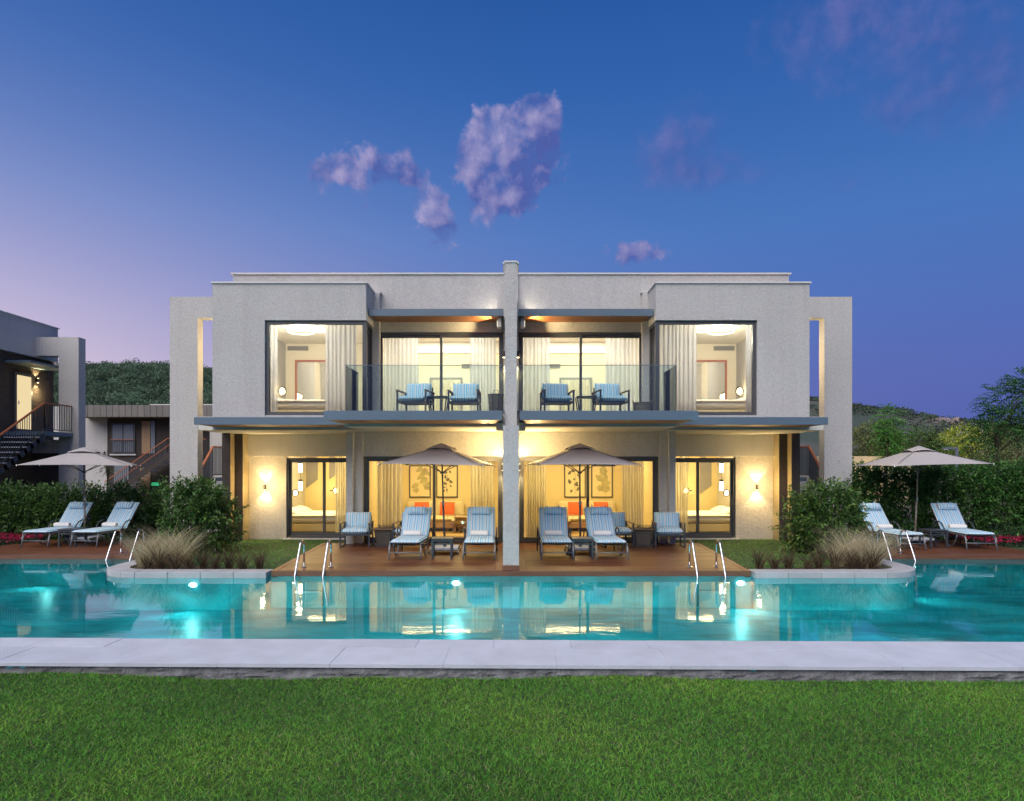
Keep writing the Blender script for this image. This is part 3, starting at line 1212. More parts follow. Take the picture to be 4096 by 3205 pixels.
def unit(s):
    # ---- ground floor
    vbox(s, 'lower_lintel', PLASTER, (0.156, 3.934, 17.33, 17.58, 2.307, 2.955))
    vbox(s, 'wing_wall', PLASTER, (4.16, 4.335, 17.1, 18.84, GZ, 2.953))
    vbox(s, 'pier_return', PLASTER, (3.935, 4.159, 17.25, 17.58, GZ, 2.953))
    pass
    vbox(s, 'bedroom_beam', PLASTER_SM, (4.337, 7.498, 18.52, 18.85, 2.33, 2.953))
    vbox(s, 'sconce_wall', PLASTER_ROUGH, (6.43, 7.498, 18.6, 18.85, GZ, 2.328), 0)
    vbox(s, 'door_sill', CAP, (4.337, 6.50, 18.50, 18.598, GZ, -0.005))
    vbox(s, 'inner_pier', LITPL, (7.50, 7.728, 18.192, 21.0, GZ, 2.953))  # side faces carry their warm light in the plaster colour
    vbox(s, 'pier_cladding', DARKPL, (7.505, 7.728, 18.17, 18.19, GZ, 2.953), 0)
    vbox(s, 'outer_pier', LITPL, (7.73, 7.94, 17.922, 21.0, GZ, 2.953))
    vbox(s, 'pier_cladding', DARKPL, (7.735, 7.94, 17.90, 17.92, GZ, 2.953), 0)
    vbox(s, 'pier_cladding', DARKPL, (7.942, 7.96, 17.90, 21.0, GZ, 2.953), 0)
    # ---- slabs
    vbox(s, 'bedroom_soffit', PLASTER_SM, (3.87, 7.94, 16.505, 18.85, 2.957, 3.30))
    vbox(s, 'balcony_slab', PLASTER_SM, (0.135, 3.86, 15.1, 17.329, 2.958, 3.285))
    vbox(s, 'slab_edge_band', PLASTER, (0.135, 3.862, 15.085, 15.099, 2.962, 3.28), 0)
    # ---- projecting upper room
    vbox(s, 'upper_room_front', PLASTER, [(6.175, 7.486, 16.3, 16.5, 2.955, 6.62), (3.634, 6.175, 16.3, 16.5, 5.705, 6.62),
                                          (3.634, 6.175, 16.3, 16.5, 2.955, 3.32)], 0)
    vbox(s, 'upper_room_side', PLASTER, [(7.286, 7.486, 16.5, 17.6, 2.955, 6.62)], 0)
    vbox(s, 'inner_side_head', PLASTER, [(3.634, 3.834, 16.5, 17.15, 5.705, 6.62)], 0)
    vbox(s, 'inner_side_sill', PLASTER, [(3.634, 3.834, 16.5, 17.15, 2.96, 3.30)], 0)
    vbox(s, 'corner_pier', PLASTER, (3.47, 3.70, 17.15, 17.33, 3.286, 6.62))
    vbox(s, 'upper_room_roof', PLASTER_SM, (3.84, 7.28, 16.505, 17.33, 6.3, 6.5))
    vbox(s, 'parapet_cap', CAP, [(3.60, 7.52, 16.265, 16.53, 6.621, 6.665), (3.60, 3.86, 16.53, 17.15, 6.621, 6.665),
                                 (3.44, 3.86, 17.15, 17.329, 6.621, 6.665), (7.25, 7.52, 16.53, 17.329, 6.621, 6.665)], 0.004)
    # ---- main upper wall
    vbox(s, 'upper_wall', PLASTER, [(0.19, 3.66, 17.33, 17.58, 5.62, 7.15), (3.566, 3.66, 17.33, 17.58, 3.30, 5.62),
                                    (3.66, 7.41, 17.332, 17.58, 6.45, 7.15)], 0)
    vbox(s, 'parapet_cap', CAP, [(0.19, 7.46, 17.29, 17.63, 7.151, 7.195), (7.16, 7.46, 17.63, 26.0, 7.151, 7.195)], 0.004)
    vbox(s, 'side_wall', PLASTER, [(7.16, 7.41, 17.601, 26.0, 2.96, 7.15), (7.16, 7.41, 18.86, 26.0, GZ, 2.955)], 0)
    vbox(s, 'rear_wall', PLASTER, (0.0, 7.159, 25.8, 26.0, GZ, 7.15), 0)
    vbox(s, 'roof', CAP, (0.0, 7.159, 17.581, 25.799, 6.35, 6.55), 0)
    # ---- outer frame wall with tall slot
    vbox(s, 'frame_wall', PLASTER, [(8.92, 9.71, 18.5, 18.82, GZ, 6.87), (7.412, 8.92, 18.5, 18.82, 6.27, 6.87)], 0)
    # ---- sunshades
    awning(s, 3.87, 7.49, 15.35, 16.298, 3.02, 3.20)
    awning(s, 0.19, 3.995, 13.85, 15.083, 3.02, 3.22)
    awning(s, 0.19, 3.61, 16.50, 17.328, 5.86, 6.04)
    vbox(s, 'awning_bracket', PLASTER_SM, (0.155, 0.33, 14.6, 15.083, 2.85, 3.018))
    # ---- glazing
    sliding_door(s, 0.227, 3.929, 17.38, 0.0, 2.305, 2.06)
    sliding_door(s, 0.20, 3.565, 17.38, 3.30, 5.618, 1.87)
    sliding_door(s, 4.337, 6.428, 18.64, 0.0, 2.286, 5.37)
    # corner window of the projecting room
    y = 16.36
    w = vbox(s, 'corner_window', FRAME, [(6.085, 6.173, y, y + .09, 3.322, 5.703), (3.636, 3.74, y, y + .12, 3.322, 5.703),
                                         (3.74, 6.085, y, y + .09, 5.615, 5.703), (3.74, 6.085, y, y + .09, 3.322, 3.41)], 0.004)
    subpart(s, 'pane', GLASS, w, (3.74, 6.085, y + .03, y + .042, 3.41, 5.615))
    d = vbox(s, 'balcony_door', FRAME, [(3.65, 3.72, 16.483, 16.55, 3.302, 5.703), (3.65, 3.72, 17.07, 17.148, 3.302, 5.703),
                                        (3.65, 3.72, 16.55, 17.07, 5.62, 5.703), (3.65, 3.72, 16.55, 17.07, 3.302, 3.40)], 0.003)
    subpart(s, 'pane', GLASS, d, (3.68, 3.692, 16.55, 17.07, 3.40, 5.62))
    h = MB(s)
    h.tube([(3.65, 16.53, 4.32), (3.60, 16.53, 4.32), (3.60, 16.64, 4.31)], 0.011, 8)
    h.box(3.640, 3.6495, 16.512, 16.548, 4.22, 4.40)
    h.build('door_handle', DMETAL, d)
    # ---- balcony balustrade
    g = vbox(s, 'balustrade', STEEL, [(0.13, 3.84, 15.03, 15.08, 3.288, 3.32), (3.80, 3.85, 15.081, 16.297, 3.288, 3.32)], 0.003)
    for a, b in ((0.129, 1.985), (1.993, 3.832)):
        subpart(s, 'glass_panel', BALGLASS, g, (a, b, 15.045, 15.057, 3.321, 4.368))
    subpart(s, 'glass_panel', BALGLASS, g, (3.818, 3.830, 15.06, 16.295, 3.321, 4.368))
    subpart(s, 'top_trim', STEEL, g, [(0.129, 3.836, 15.042, 15.060, 4.370, 4.384), (3.815, 3.833, 15.061, 16.296, 4.370, 4.384)])

    # ---- interiors (rooms are shells behind the glass)
    def room(u0, u1, y0, y1, z0, z1, wall, floorm, ceil=CEILW):
        vbox(s, 'interior_wall', wall, [(u0, u0 + .04, y0, y1, z0, z1), (u1 - .04, u1, y0, y1, z0, z1),
                                        (u0 + .04, u1 - .04, y1 - .04, y1, z0, z1)], 0)
        vbox(s, 'ceiling', ceil, (u0 + .04, u1 - .04, y0 + .001, y1 - .04, z1 - .04, z1), 0)
        vbox(s, 'floor', floorm, (u0 + .04, u1 - .04, y0 + .001, y1 - .04, z0 - .02, z0 + .004), 0)
    room(0.20, 3.949, 17.582, 21.2, 0.0, 2.75, YELLOWP, FLOORT)
    room(4.336, 7.40, 18.851, 22.6, 0.0, 2.75, YELLOWP, FLOORT)
    room(0.16, 3.66, 17.581, 20.6, 3.30, 5.90, CREAM, FLOORT)
    room(3.662, 7.284, 17.34, 20.7, 3.305, 5.98, CREAM, FLOORT)
    vbox(s, 'interior_wall', CREAM, [(7.25, 7.284, 16.51, 17.339, 3.32, 5.98)], 0)
    vbox(s, 'ceiling', CEILW, (3.84, 7.249, 16.51, 17.339, 5.94, 5.98), 0)
    vbox(s, 'floor', FLOORT, (3.84, 7.249, 16.51, 17.339, 3.305, 3.315), 0)
    # cove pelmet with light slot in the upper sitting room
    vbox(s, 'ceiling_drop', CEILW, (0.21, 3.61, 19.9, 20.1, 5.52, 5.855), 0)
    cv = vbox(s, 'cove_light', LEDW, (0.25, 3.58, 20.12, 20.16, 5.60, 5.63), 0)
    light('AREA', 'cove_glow', (s * 1.9, 20.3, 5.60), 11, (1, .84, .52), (3.2, 0.12), target=(s * 1.9, 20.55, 4.9))


for s in (-1, 1):
    unit(s)

# party wall between the two halves
vbox(1, 'party_wall', PLASTER, [(-0.192, 0.192, 17.28, 25.8, 3.29, 7.42)], 0)
vbox(1, 'party_wall_cap', CAP, (-0.215, 0.215, 17.25, 25.8, 7.421, 7.47), 0.004)
vbox(1, 'upper_fin', PLASTER, (-0.127, 0.127, 14.0, 17.279, 2.84, 6.42), 0)
vbox(1, 'fin_cap', CAP, (-0.14, 0.14, 13.98, 17.249, 6.421, 6.46), 0.004)
vbox(1, 'lower_fin', PLASTER, [(-0.155, 0.155, 12.66, 17.58, 0.105, 2.83)], 0)
vbox(1, 'fin_plinth', DECKEDGE, (-0.162, 0.162, 12.64, 17.33, 0.004, 0.104), 0.003)
vbox(1, 'fin_core', PLASTER, (-0.19, 0.19, 17.34, 25.8, 0.0, 3.289), 0)

# ------------------------------------------------------------------ lamps fixed to the walls
SCONCE = mat('sconce_metal', (0.06, 0.055, 0.05), 0.4, 0.4)


def sconce(label, x, y, z, power, up=True, down=True, col=WARM, h=0.16, r=0.036, nx=0.0, ny=-1.0, spot=95, off=0.075):
    """cylinder up-and-down light on a wall whose normal is (nx, ny)"""
    e = empty('wall_lamp', (x, y, z), label, 'lamp', 'up and down wall lamps')
    c = (nx * off, ny * off)
    mb = MB()
    mb.lathe([(r, -h / 2), (r, h / 2)], 16, (c[0], c[1], 0))
    mb.build('body', SCONCE, e, bevel=0.003)
    b = MB()
    b.bar((0, 0, 0), (c[0], c[1], 0), 0.03, 0.05)
    b.build('wall_bracket', SCONCE, e)
    for k, on in ((1, up), (-1, down)):
        if not on:
            continue
        l = MB()
        l.lathe([(r * 0.82, k * (h / 2 + 0.002)), (r * 0.82, k * (h / 2 + 0.006))], 14, (c[0], c[1], 0))
        l.build('lens', LAMPW, e)
        px, py, pz = x + c[0], y + c[1], z + k * (h / 2 + 0.02)
        light('SPOT', 'wall_lamp_light', (px, py, pz), power, col, 0.02,
              target=(px - nx * 0.16, py - ny * 0.16, pz + k), spot=spot, blend=0.55)
    return e


for s, sd in ((-1, 'left'), (1, 'right')):
    sconce(f'dark cylinder wall lamp lighting rough plaster beside the {sd} bedroom door', s * 7.02, 18.6, 1.46, 34)
    light('POINT', 'wall_lamp_fill', (s * 6.90, 18.05, 1.52), 36, AMBER, 0.05)  # fill light added near the sconce for the warm wash, no fitting
    sconce(f'dark wall lamp on the {sd} face of the lower central fin', s * 0.156, 17.12, 2.02, 34,
           nx=s, ny=0, off=0.06, spot=150)
    sconce(f'small dark wall lamp on the {sd} face of the upper central fin', s * 0.128, 17.05, 4.98, 35, nx=s, ny=0, up=False, off=0.06, spot=120)
    light('POINT', 'fin_lamp_fill', (s * 0.60, 16.45, 2.32), 64, AMBER, 0.05)  # added fill light standing off the fin lamp, without a fitting of its own
    # light under the upper sunshade next to the fin
    e = empty('awning_lamp', (s * 0.30, 16.80, 5.85), f'cream box lamp under the {sd} upper sunshade next to the fin', 'lamp', 'lamps under the upper sunshades')
    m = MB()
    m.box(-0.05, 0.05, -0.14, 0.14, -0.24, 0.0)
    m.build('housing', PLASTER_SM, e, bevel=0.01)
    m = MB()
    m.box(s * 0.0505, s * 0.056, -0.09, 0.09, -0.20, -0.06)
    m.build('lens', LAMPC, e)
    light('SPOT', 'awning_lamp_light', (s * 0.40, 16.72, 5.72), 110, WARM, 0.05, target=(s * 2.6, 16.80, 6.05), spot=100, blend=0.6)
    light('SPOT', 'awning_uplight', (s * 0.42, 16.99, 6.10), 6, CREAML, 0.06, target=(s * 0.9, 17.33, 6.5), spot=120, blend=0.5)
    # stair lamps that light the reveal of the outer frame
    for z, p in ((2.9, 20), (5.3, 20)):
        sconce(f'{"lower" if z < 4 else "upper"} stair lamp on the {sd} side wall behind the tall slot', s * 7.411, 19.0, z, p, nx=s, ny=0, spot=150)
        light('POINT', 'stair_glow', (s * 7.62, 18.95, z), 60, WARM, 0.06)

# ================================================================== ROOMS: lights and furniture
def curtain(label, m, x0, x1, y, z0, z1, folds, amp=0.05, cat='curtain', group=None, seed=0, w_jit=True):
    mb = MB()
    if w_jit:
        x0, x1 = x0 + random.uniform(-.10, .10), x1 + random.uniform(-.10, .10)
        amp *= random.uniform(.7, 1.3)
        folds += random.choice((-1, 0, 1))
        seed += random.uniform(0, 6)
    w = x1 - x0
    n = max(24, folds * 8)

    def fn(u, v):
        a = amp * (0.55 + 0.45 * (1 - v))
        ph = u * folds * 2 * math.pi + 0.8 * math.sin(u * 9 + seed)
        return (x0 + w * u + 0.25 * a * math.sin(2 * ph + v), y + a * math.sin(ph) + 0.012 * math.sin(v * 5 + u * 20), z0 + (z1 - z0) * v)
    mb.grid(fn, n, 6)
    o = mb.build('curtain', m, None, smooth=True, recalc=False, solid=0.003)
    tag(o, label, cat, group)
    return o


ORANGE = mat('orange_fabric', (0.62, 0.12, 0.03), 0.9)
ARTPAPER = mat('art_paper', (0.72, 0.62, 0.36), 0.8)
LEAFINK = mat('leaf_print_green', (0.42, 0.38, 0.18), 0.8, var=.35, vscale=5)
LEAFINK2 = mat('leaf_print_grey', (0.13, 0.13, 0.10), 0.8)
SOFA = mat('sofa_fabric', (0.62, 0.54, 0.33), 0.9)
RUG = mat('patterned_rug', (0.42, 0.30, 0.14), 0.95, var=0.5, vscale=8)
MIRROR = mat('mirror_glass', (0.8, 0.8, 0.78), 0.03, 1.0)
WALLART = mat('grey_wall_panel', (0.26, 0.25, 0.24), 0.8)
GRILLE = mat('grille_grey', (0.30, 0.30, 0.29), 0.5)
ROSEWOOD = mat('mirror_frame_wood', (0.42, 0.16, 0.10), 0.5)


def ginkgo(mb, cx, cz, r, ang, y):
    """fan shaped leaf with a stalk, slightly proud of the paper"""
    pts = []
    for k in range(11):
        a = ang + R(-58 + 116 * k / 10)
        rr = r * (1 + 0.07 * math.sin(k * 2.1)) * (0.86 if k == 5 else 1)
        pts.append((cx + rr * math.sin(a), y, cz + rr * math.cos(a)))
    base = (cx, y, cz)
    tip = (cx - 0.6 * r * math.sin(ang), y, cz - 0.6 * r * math.cos(ang))
    n = len(pts)
    back = [(p[0], y + 0.004, p[2]) for p in pts]
    mb.add([base] + pts, [(0, i + 1, i + 2) for i in range(n - 1)])
    mb.bar(base, tip, 0.008, 0.004)


def picture(label, x, z, w, h, y, style, seed):
    e = empty('framed_picture', (x, y, z - h / 2), label, 'picture', 'framed prints over the sofas')
    fr = MB()
    t = 0.035
    fr.box(-w / 2, -w / 2 + t, -.03, 0, 0, h).box(w / 2 - t, w / 2, -.03, 0, 0, h)
    fr.box(-w / 2 + t, w / 2 - t, -.03, 0, 0, t).box(-w / 2 + t, w / 2 - t, -.03, 0, h - t, h)
    fr.build('frame', DMETAL, e)
    MB().box(-w / 2 + t, w / 2 - t, -.014, -.004, t, h - t).build('paper', ARTPAPER, e)
    rr = random.Random(seed)
    mb = MB()
    if style == 'fan':
        for k in range(15):
            ginkgo(mb, rr.uniform(-w * .28, w * .28), h * (0.14 + 0.72 * k / 15), rr.uniform(.12, .20), rr.uniform(-1.1, 1.1), -.0155 - 0.0006 * k)
        mb.build('leaf_print', LEAFINK, e, recalc=False)
    else:
        mb.tube([(0.02, -.017, h * .14), (-0.02, -.017, h * .4), (0.03, -.017, h * .62), (-.03, -.017, h * .84)], 0.006, 5)
        for k in range(12):
            zz = h * (0.18 + 0.66 * k / 12)
            ginkgo(mb, rr.choice((-1, 1)) * rr.uniform(.03, w * .22), zz, rr.uniform(.05, .10), rr.uniform(-1.6, 1.6), -.0165 - 0.0004 * k)
        mb.build('leaf_print', LEAFINK2, e, recalc=False)


def bed(label, x, y, z, w, l, head_dir, group):
    """bed with its long side along y; head at the outer (u) side if head_dir != 0"""
    e = empty('bed', (x, y, z), label, 'bed', group)
    MB().box(-w / 2, w / 2, -l / 2, l / 2, .06, .30).build('base', SOFA, e, bevel=.02)
    for a in (-1, 1):
        for b in (-1, 1):
            MB().box(a * (w / 2 - .12) - .03, a * (w / 2 - .12) + .03, b * (l / 2 - .12) - .03, b * (l / 2 - .12) + .03, 0.006, .06).build('leg', PALEWOOD, e)
    MB().cushion(w + .02, l + .02, .26, 12, 9, .1, Matrix.Translation((0, 0, .42))).build('mattress', LINEN, e, smooth=True)
    MB().cushion(w + .10, l + .08, .10, 16, 8, .2, Matrix.Translation((-head_dir * .12, 0, .55)), 3).build('duvet', LINEN, e, smooth=True)
    for k in (-1, 1):
        MB().cushion(.45, .68, .17, 8, 3, .5, Matrix.Translation((head_dir * (w / 2 - .28), k * l * .24, .66)) @ Matrix.Rotation(-head_dir * .35, 4, 'Y'), k).build('pillow', LINEN, e, smooth=True)
    return e


def ring_light(label, x, y, z, s):
    e = empty('ring_ceiling_light', (x, y, z), label, 'ceiling light', 'ring ceiling lights')
    m = MB()
    m.lathe([(.05, -.02), (.05, 0)], 14)
    m.build('ceiling_rose', CAP, e)
    for k, (dx, dy, r, dz) in enumerate(((0, 0, .46, -.10), (-s * .42, .05, .26, -.16), (s * .05, .1, .34, -.20))):
        t = MB()
        t.tube([(dx + r * math.cos(2 * math.pi * i / 36), dy + r * math.sin(2 * math.pi * i / 36), dz) for i in range(36)], .022, 8, True)
        t.build('ring', LAMPC, e, smooth=True)
        t = MB()
        t.tube([(dx * .3, dy * .3, -.01), (dx, dy + r, dz)], .004, 5)
        t.build('cord', SCONCE, e)
    d = MB()
    d.lathe([(.20, -.075), (.20, -.065)], 28)
    d.build('diffuser', LAMPC, e)
    light('POINT', 'ring_light_glow', (x, y, z - .42), 125, CREAML, .22)


def globe_lamp(label, x, y, z, s, r=.11, group='glass globe lamps'):
    e = empty('globe_lamp', (x, y, z), label, 'lamp', group)
    m = MB()
    m.tube([(s * .16, 0, 0), (0, 0, 0)], .012, 8)
    m.lathe([(.05, -.02), (.05, .02)], 12, (s * .16, 0, 0))
    m.build('arm', SCONCE, e)
    g = MB()
    g.lathe([(r * max(.02, math.sin(math.pi * k / 8)), -r * 1.15 * math.cos(math.pi * k / 8)) for k in range(9)], 16)
    g.build('glass_globe', glassy, e, smooth=True)
    b = MB()
    b.lathe([(r * .62 * max(.03, math.sin(math.pi * k / 8)), -r * .8 * math.cos(math.pi * k / 8)) for k in range(9)], 14)
    b.build('bulb', LAMPW, e, smooth=True)
    light('POINT', 'globe_lamp_glow', (x - s * .02, y - .16, z), 7, WARM, .08)


glassy = glass_mat('globe_glass', (0.97, 0.96, 0.92), 1.3)


def grille(label, x, y, z, w):
    e = empty('air_grille', (x, y, z), label, 'grille', 'air conditioning grilles')
    MB().box(-w / 2, w / 2, -.012, 0, -.07, .07).build('backing', WALLART, e)
    for k in range(5):
        MB().box(-w / 2 + .01, w / 2 - .01, -.022, -.013, -.06 + k * .026, -.046 + k * .026).build('slat', GRILLE, e)


for s, sd in ((-1, 'left'), (1, 'right')):
    # --- upper bedroom
    ring_light(f'looped ring ceiling light in the {sd} upper corner bedroom', s * 5.72, 17.75, 5.935, s)
    bed(f'white bed in the {sd} upper corner bedroom behind the big window', s * 6.05, 18.9, 3.315, 2.0, 1.7, s, 'white beds')
    globe_lamp(f'glowing bedside globe lamp in the {sd} upper corner bedroom', s * 7.02, 19.95, 4.35, s, .13)
    grille(f'air grille high on the back wall of the {sd} upper bedroom', s * 6.77, 20.66, 5.80, .66)
    mx = s * 6.03
    e = empty('wall_mirror', (mx, 20.655, 3.92), f'tall wood framed mirror on the {sd} upper bedroom wall', 'mirror')
    MB().box(-.82, -.76, -.05, 0, 0, 1.5).box(.76, .82, -.05, 0, 0, 1.5).box(-.76, .76, -.05, 0, 1.44, 1.5).box(-.76, .76, -.05, 0, 0, .06).build('frame', ROSEWOOD, e)
    MB().box(-.76, .76, -.02, -.005, .06, 1.44).build('glass', MIRROR, e)
    # leafy wall art by the bed head
    e = empty('palm_wall_art', (s * 7.236, 19.2, 4.1), f'grey palm frond relief on the {sd} upper bedroom side wall', 'wall art', 'palm wall reliefs')
    m = MB()
    for k in range(11):
        a = R(-80 + 16 * k)
        L_ = .95 * (1 - .25 * abs(k - 5) / 5)
        m.bar((0, 0, 0), (-s * .012, L_ * math.sin(a) * .75, L_ * math.cos(a)), .05, .008, up=(1, 0, 0))
    m.build('fronds', WALLART, e)
    curtain(f'sheer white curtain drawn at the inner side of the {sd} upper corner window', SHEER,
            *sorted((s * 3.90, s * 4.72)), 16.68, 3.34, 5.92, 8, .03, group='sheer curtains', seed=s)
    curtain(f'narrow sheer curtain bunched at the outer edge of the {sd} upper corner window', SHEER,
            *sorted((s * 5.98, s * 6.20)), 16.66, 3.34, 5.92, 4, .035, group='sheer curtains', seed=s + 3)
    # --- upper sitting room
    light('AREA', 'downlight_glow', (s * 1.9, 18.9, 5.845), 92, CREAML, (2.2, 1.4), target=(s * 1.9, 18.9, 3))
    for k, uu in enumerate((0.95, 1.9, 2.85)):
        o = MB().lathe([(.05, -.006), (.05, 0)], 16, (s * uu, 18.7, 5.856)).build('downlight', LAMPC)
        tag(o, f'round recessed ceiling spot {("nearest the fin", "in the middle", "farthest from the fin")[k]} of the {sd} upper sitting room', 'downlight', 'recessed ceiling spots')
    grille(f'slim air grille over the doorway of the {sd} upper sitting room', s * 1.28, 20.555, 5.22, .55)
    # doorway with pleated curtain at the back
    e = empty('interior_doorway', (s * 2.05, 20.56, 3.305), f'pale framed doorway at the back of the {sd} upper sitting room', 'doorway')
    MB().box(-.52, -.46, -.04, 0, 0, 1.55).box(.46, .52, -.04, 0, 0, 1.55).box(-.46, .46, -.04, 0, 1.49, 1.55).build('frame', GRILLE, e)
    curtain(f'grey pleated blind hanging in the back doorway of the {sd} upper sitting room', DRAPE, *sorted((s * 1.62, s * 2.48)), 20.49, 3.33, 4.78, 9, .025, seed=2, w_jit=False)
    curtain(f'sheer curtain by the fin in the {sd} upper sitting room', SHEER, *sorted((s * .32, s * 1.12)), 17.78, 3.33, 5.84, 8, .03, group='sheer curtains', seed=1)
    curtain(f'sheer curtain at the outer end of the {sd} upper sitting room window', SHEER, *sorted((s * 2.62, s * 3.5)), 17.78, 3.33, 5.84, 8, .03, group='sheer curtains', seed=4)
    # --- ground floor living room
    light('AREA', 'living_glow', (s * 2.0, 19.3, 2.69), 125, YEL, (2.6, 1.6), target=(s * 2.0, 19.4, 0))
    picture(f'framed fan leaf print over the {sd} sofa, the one farther from the fin', s * 2.96, 1.56, .70, 1.05, 21.155, 'fan', 5 + s)
    picture(f'framed stem print over the {sd} sofa, the one nearer the fin', s * 2.08, 1.56, .70, 1.05, 21.155, 'stem', 9 + s)
    e = empty('sofa', (s * 2.45, 20.7, 0.005), f'ochre sofa with orange cushions in the {sd} living room', 'sofa')
    MB().box(-.95, .95, -.40, .40, .12, .30).build('base', PALEWOOD, e, bevel=.01)
    for a in (-.85, .85):
        for b in (-.32, .32):
            MB().box(a - .03, a + .03, b - .03, b + .03, 0, .12).build('leg', PALEWOOD, e)
    MB().cushion(1.9, .8, .20, 12, 8, .2, Matrix.Translation((0, 0, .39))).build('seat_cushion', SOFA, e, smooth=True)
    for k in (-1, 1):
        MB().cushion(.92, .5, .18, 10, 5, .4, Matrix.Translation((k * .47, .30, .68)) @ Matrix.Rotation(R(78), 4, 'X')).build('back_cushion', SOFA, e, smooth=True)
    for k, xx in ((0, -.40), (1, .42)):
        o = MB().cushion(.46, .44, .15, 8, 3.2, .5, Matrix.Translation((s * 2.45 + xx, 20.72, .70)) @ Matrix.Rotation(R(70), 4, 'X')).build('throw_cushion', ORANGE, None, smooth=True)
        tag(o, f'orange throw cushion on the {sd} sofa, the {("left", "right")[k]} one', 'cushion', 'orange sofa cushions')
    for k, (xx, hh) in enumerate(((1.88, .55), (1.55, .48))):
        e = empty('side_table', (s * xx, 19.7 + .2 * k, 0.005), f'{("taller", "lower")[k]} thin legged brass nesting table in the {sd} living room', 'table', 'brass nesting tables')
        MB().lathe([(.22, hh), (.22, hh + .015)], 20).build('top', PALEWOOD, e)
        for q in range(3):
            a = q * 2.094 + .4
            MB().tube([(.19 * math.cos(a), .19 * math.sin(a), 0), (.19 * math.cos(a), .19 * math.sin(a), hh)], .008, 6).build('leg', PALEWOOD, e)
    e = empty('upholstered_bench', (s * 1.30, 20.3, 0.005), f'cream upholstered bench on wooden legs in the {sd} living room', 'bench')
    MB().cushion(1.1, .6, .24, 10, 7, .2, Matrix.Translation((0, 0, .36))).build('seat', SOFA, e, smooth=True)
    MB().box(-.5, .5, -.26, .26, .18, .25).build('frame', PALEWOOD, e)
    for a in (-.46, .46):
        for b in (-.22, .22):
            MB().box(a - .03, a + .03, b - .03, b + .03, 0, .18).build('leg', PALEWOOD, e)
    o = MB().box(s * 2.0 - 1.2, s * 2.0 + 1.2, 18.9, 20.2, .006, .018).build('rug', RUG)
    tag(o, f'patterned ochre rug on the floor of the {sd} living room', 'rug')
    curtain(f'ochre drape at the outer end of the {sd} living room door', DRAPE, *sorted((s * 2.95, s * 3.72)), 17.86, .02, 2.68, 8, .06, group='living room drapes', seed=5)
    curtain(f'sheer ochre drape next to the fin in the {sd} living room', DRAPE, *sorted((s * .42, s * 1.05)), 17.86, .02, 2.68, 7, .06, group='living room drapes', seed=6)
    # --- ground floor bedroom
    light('AREA', 'bedroom_glow', (s * 5.6, 20.6, 2.69), 95, YEL, (2.0, 1.6), target=(s * 5.6, 20.6, 0))
    bed(f'ochre lit double bed in the {sd} ground floor bedroom', s * 6.0, 20.6, 0.005, 2.0, 1.8, s, 'double beds downstairs')
    for k, (uu, zz) in enumerate(((6.35, 2.0), (6.35, 1.45))):
        e = empty('pendant_lamp', (s * uu, 19.6, zz), f'{("upper", "lower")[k]} glowing cylinder lamp in the {sd} ground floor bedroom', 'lamp', 'cylinder lamps downstairs')
        MB().lathe([(.055, -.13), (.055, .13)], 14).build('shade', LAMPW, e)
        MB().lathe([(.06, .131), (.06, .20)], 14).build('cap', SCONCE, e)
        MB().tube([(0, 0, .2), (0, 0, 2.7 - zz)], .006, 5).build('cord', SCONCE, e)
        light('POINT', 'pendant_glow', (s * uu, 19.45, zz), 6, YEL, .08)
    globe_lamp(f'wall globe lamp over the bed in the {sd} ground bedroom, near one', s * 6.7, 20.2, 1.22, s, .10)
    globe_lamp(f'wall globe lamp over the bed in the {sd} ground bedroom, far one', s * 6.0, 22.3, 1.22, s, .12)
    e = empty('headboard_art', (s * 6.0, 22.55, .7), f'grey geometric wall panels on the back wall of the {sd} ground bedroom', 'wall art')
    for k, (a, b, c, d) in enumerate(((-1.1, -.7, .6, 1.9), (-.3, .15, .9, 1.95), (.55, .95, .4, 1.8))):
        MB().hexa([(a, -.02, c), (b, -.02, c + .3), (b, 0, c + .3), (a, 0, c)], [(a, -.02, d), (b, -.02, d - .25), (b, 0, d - .25), (a, 0, d)]).build('panel', WALLART, e)
    curtain(f'ochre drape inside the {sd} ground bedroom door beside the wing wall', DRAPE, *sorted((s * 4.45, s * 5.22)), 19.05, .02, 2.68, 8, .05, seed=8)

# ------------------------------------------------------------------ pool lamps
def pool_lamp(label, x, y, z=-0.235, power=60, dx=0.0, face=1):
    e = empty('pool_lamp', (x, y, z), label, 'pool lamp', 'underwater pool lamps', R(180) if face < 0 else 0)
    m = MB()
    m.tube([(0.088 * math.cos(2 * math.pi * i / 24), -.012, 0.058 * math.sin(2 * math.pi * i / 24)) for i in range(24)], .014, 8, True)
    m.build('bezel', CHROME, e, smooth=True)
    l = MB()
    vs = [(0.078 * math.cos(2 * math.pi * i / 24), -.016, 0.046 * math.sin(2 * math.pi * i / 24)) for i in range(24)]
    vb = [(a, 0.0, c) for a, b, c in vs]
    l.add(vs + vb, [tuple(range(24)), tuple(range(47, 23, -1))] + [(i, (i + 1) % 24, 24 + (i + 1) % 24, 24 + i) for i in range(24)])
    l.build('lens', POOLLAMP, e)
    light('SPOT', 'pool_lamp_light', (x, y - face * .06, z), power, (0.62, 1.0, 0.92), .05, target=(x + dx, y - face * 1.2, z - 0.9), spot=112, blend=0.9)


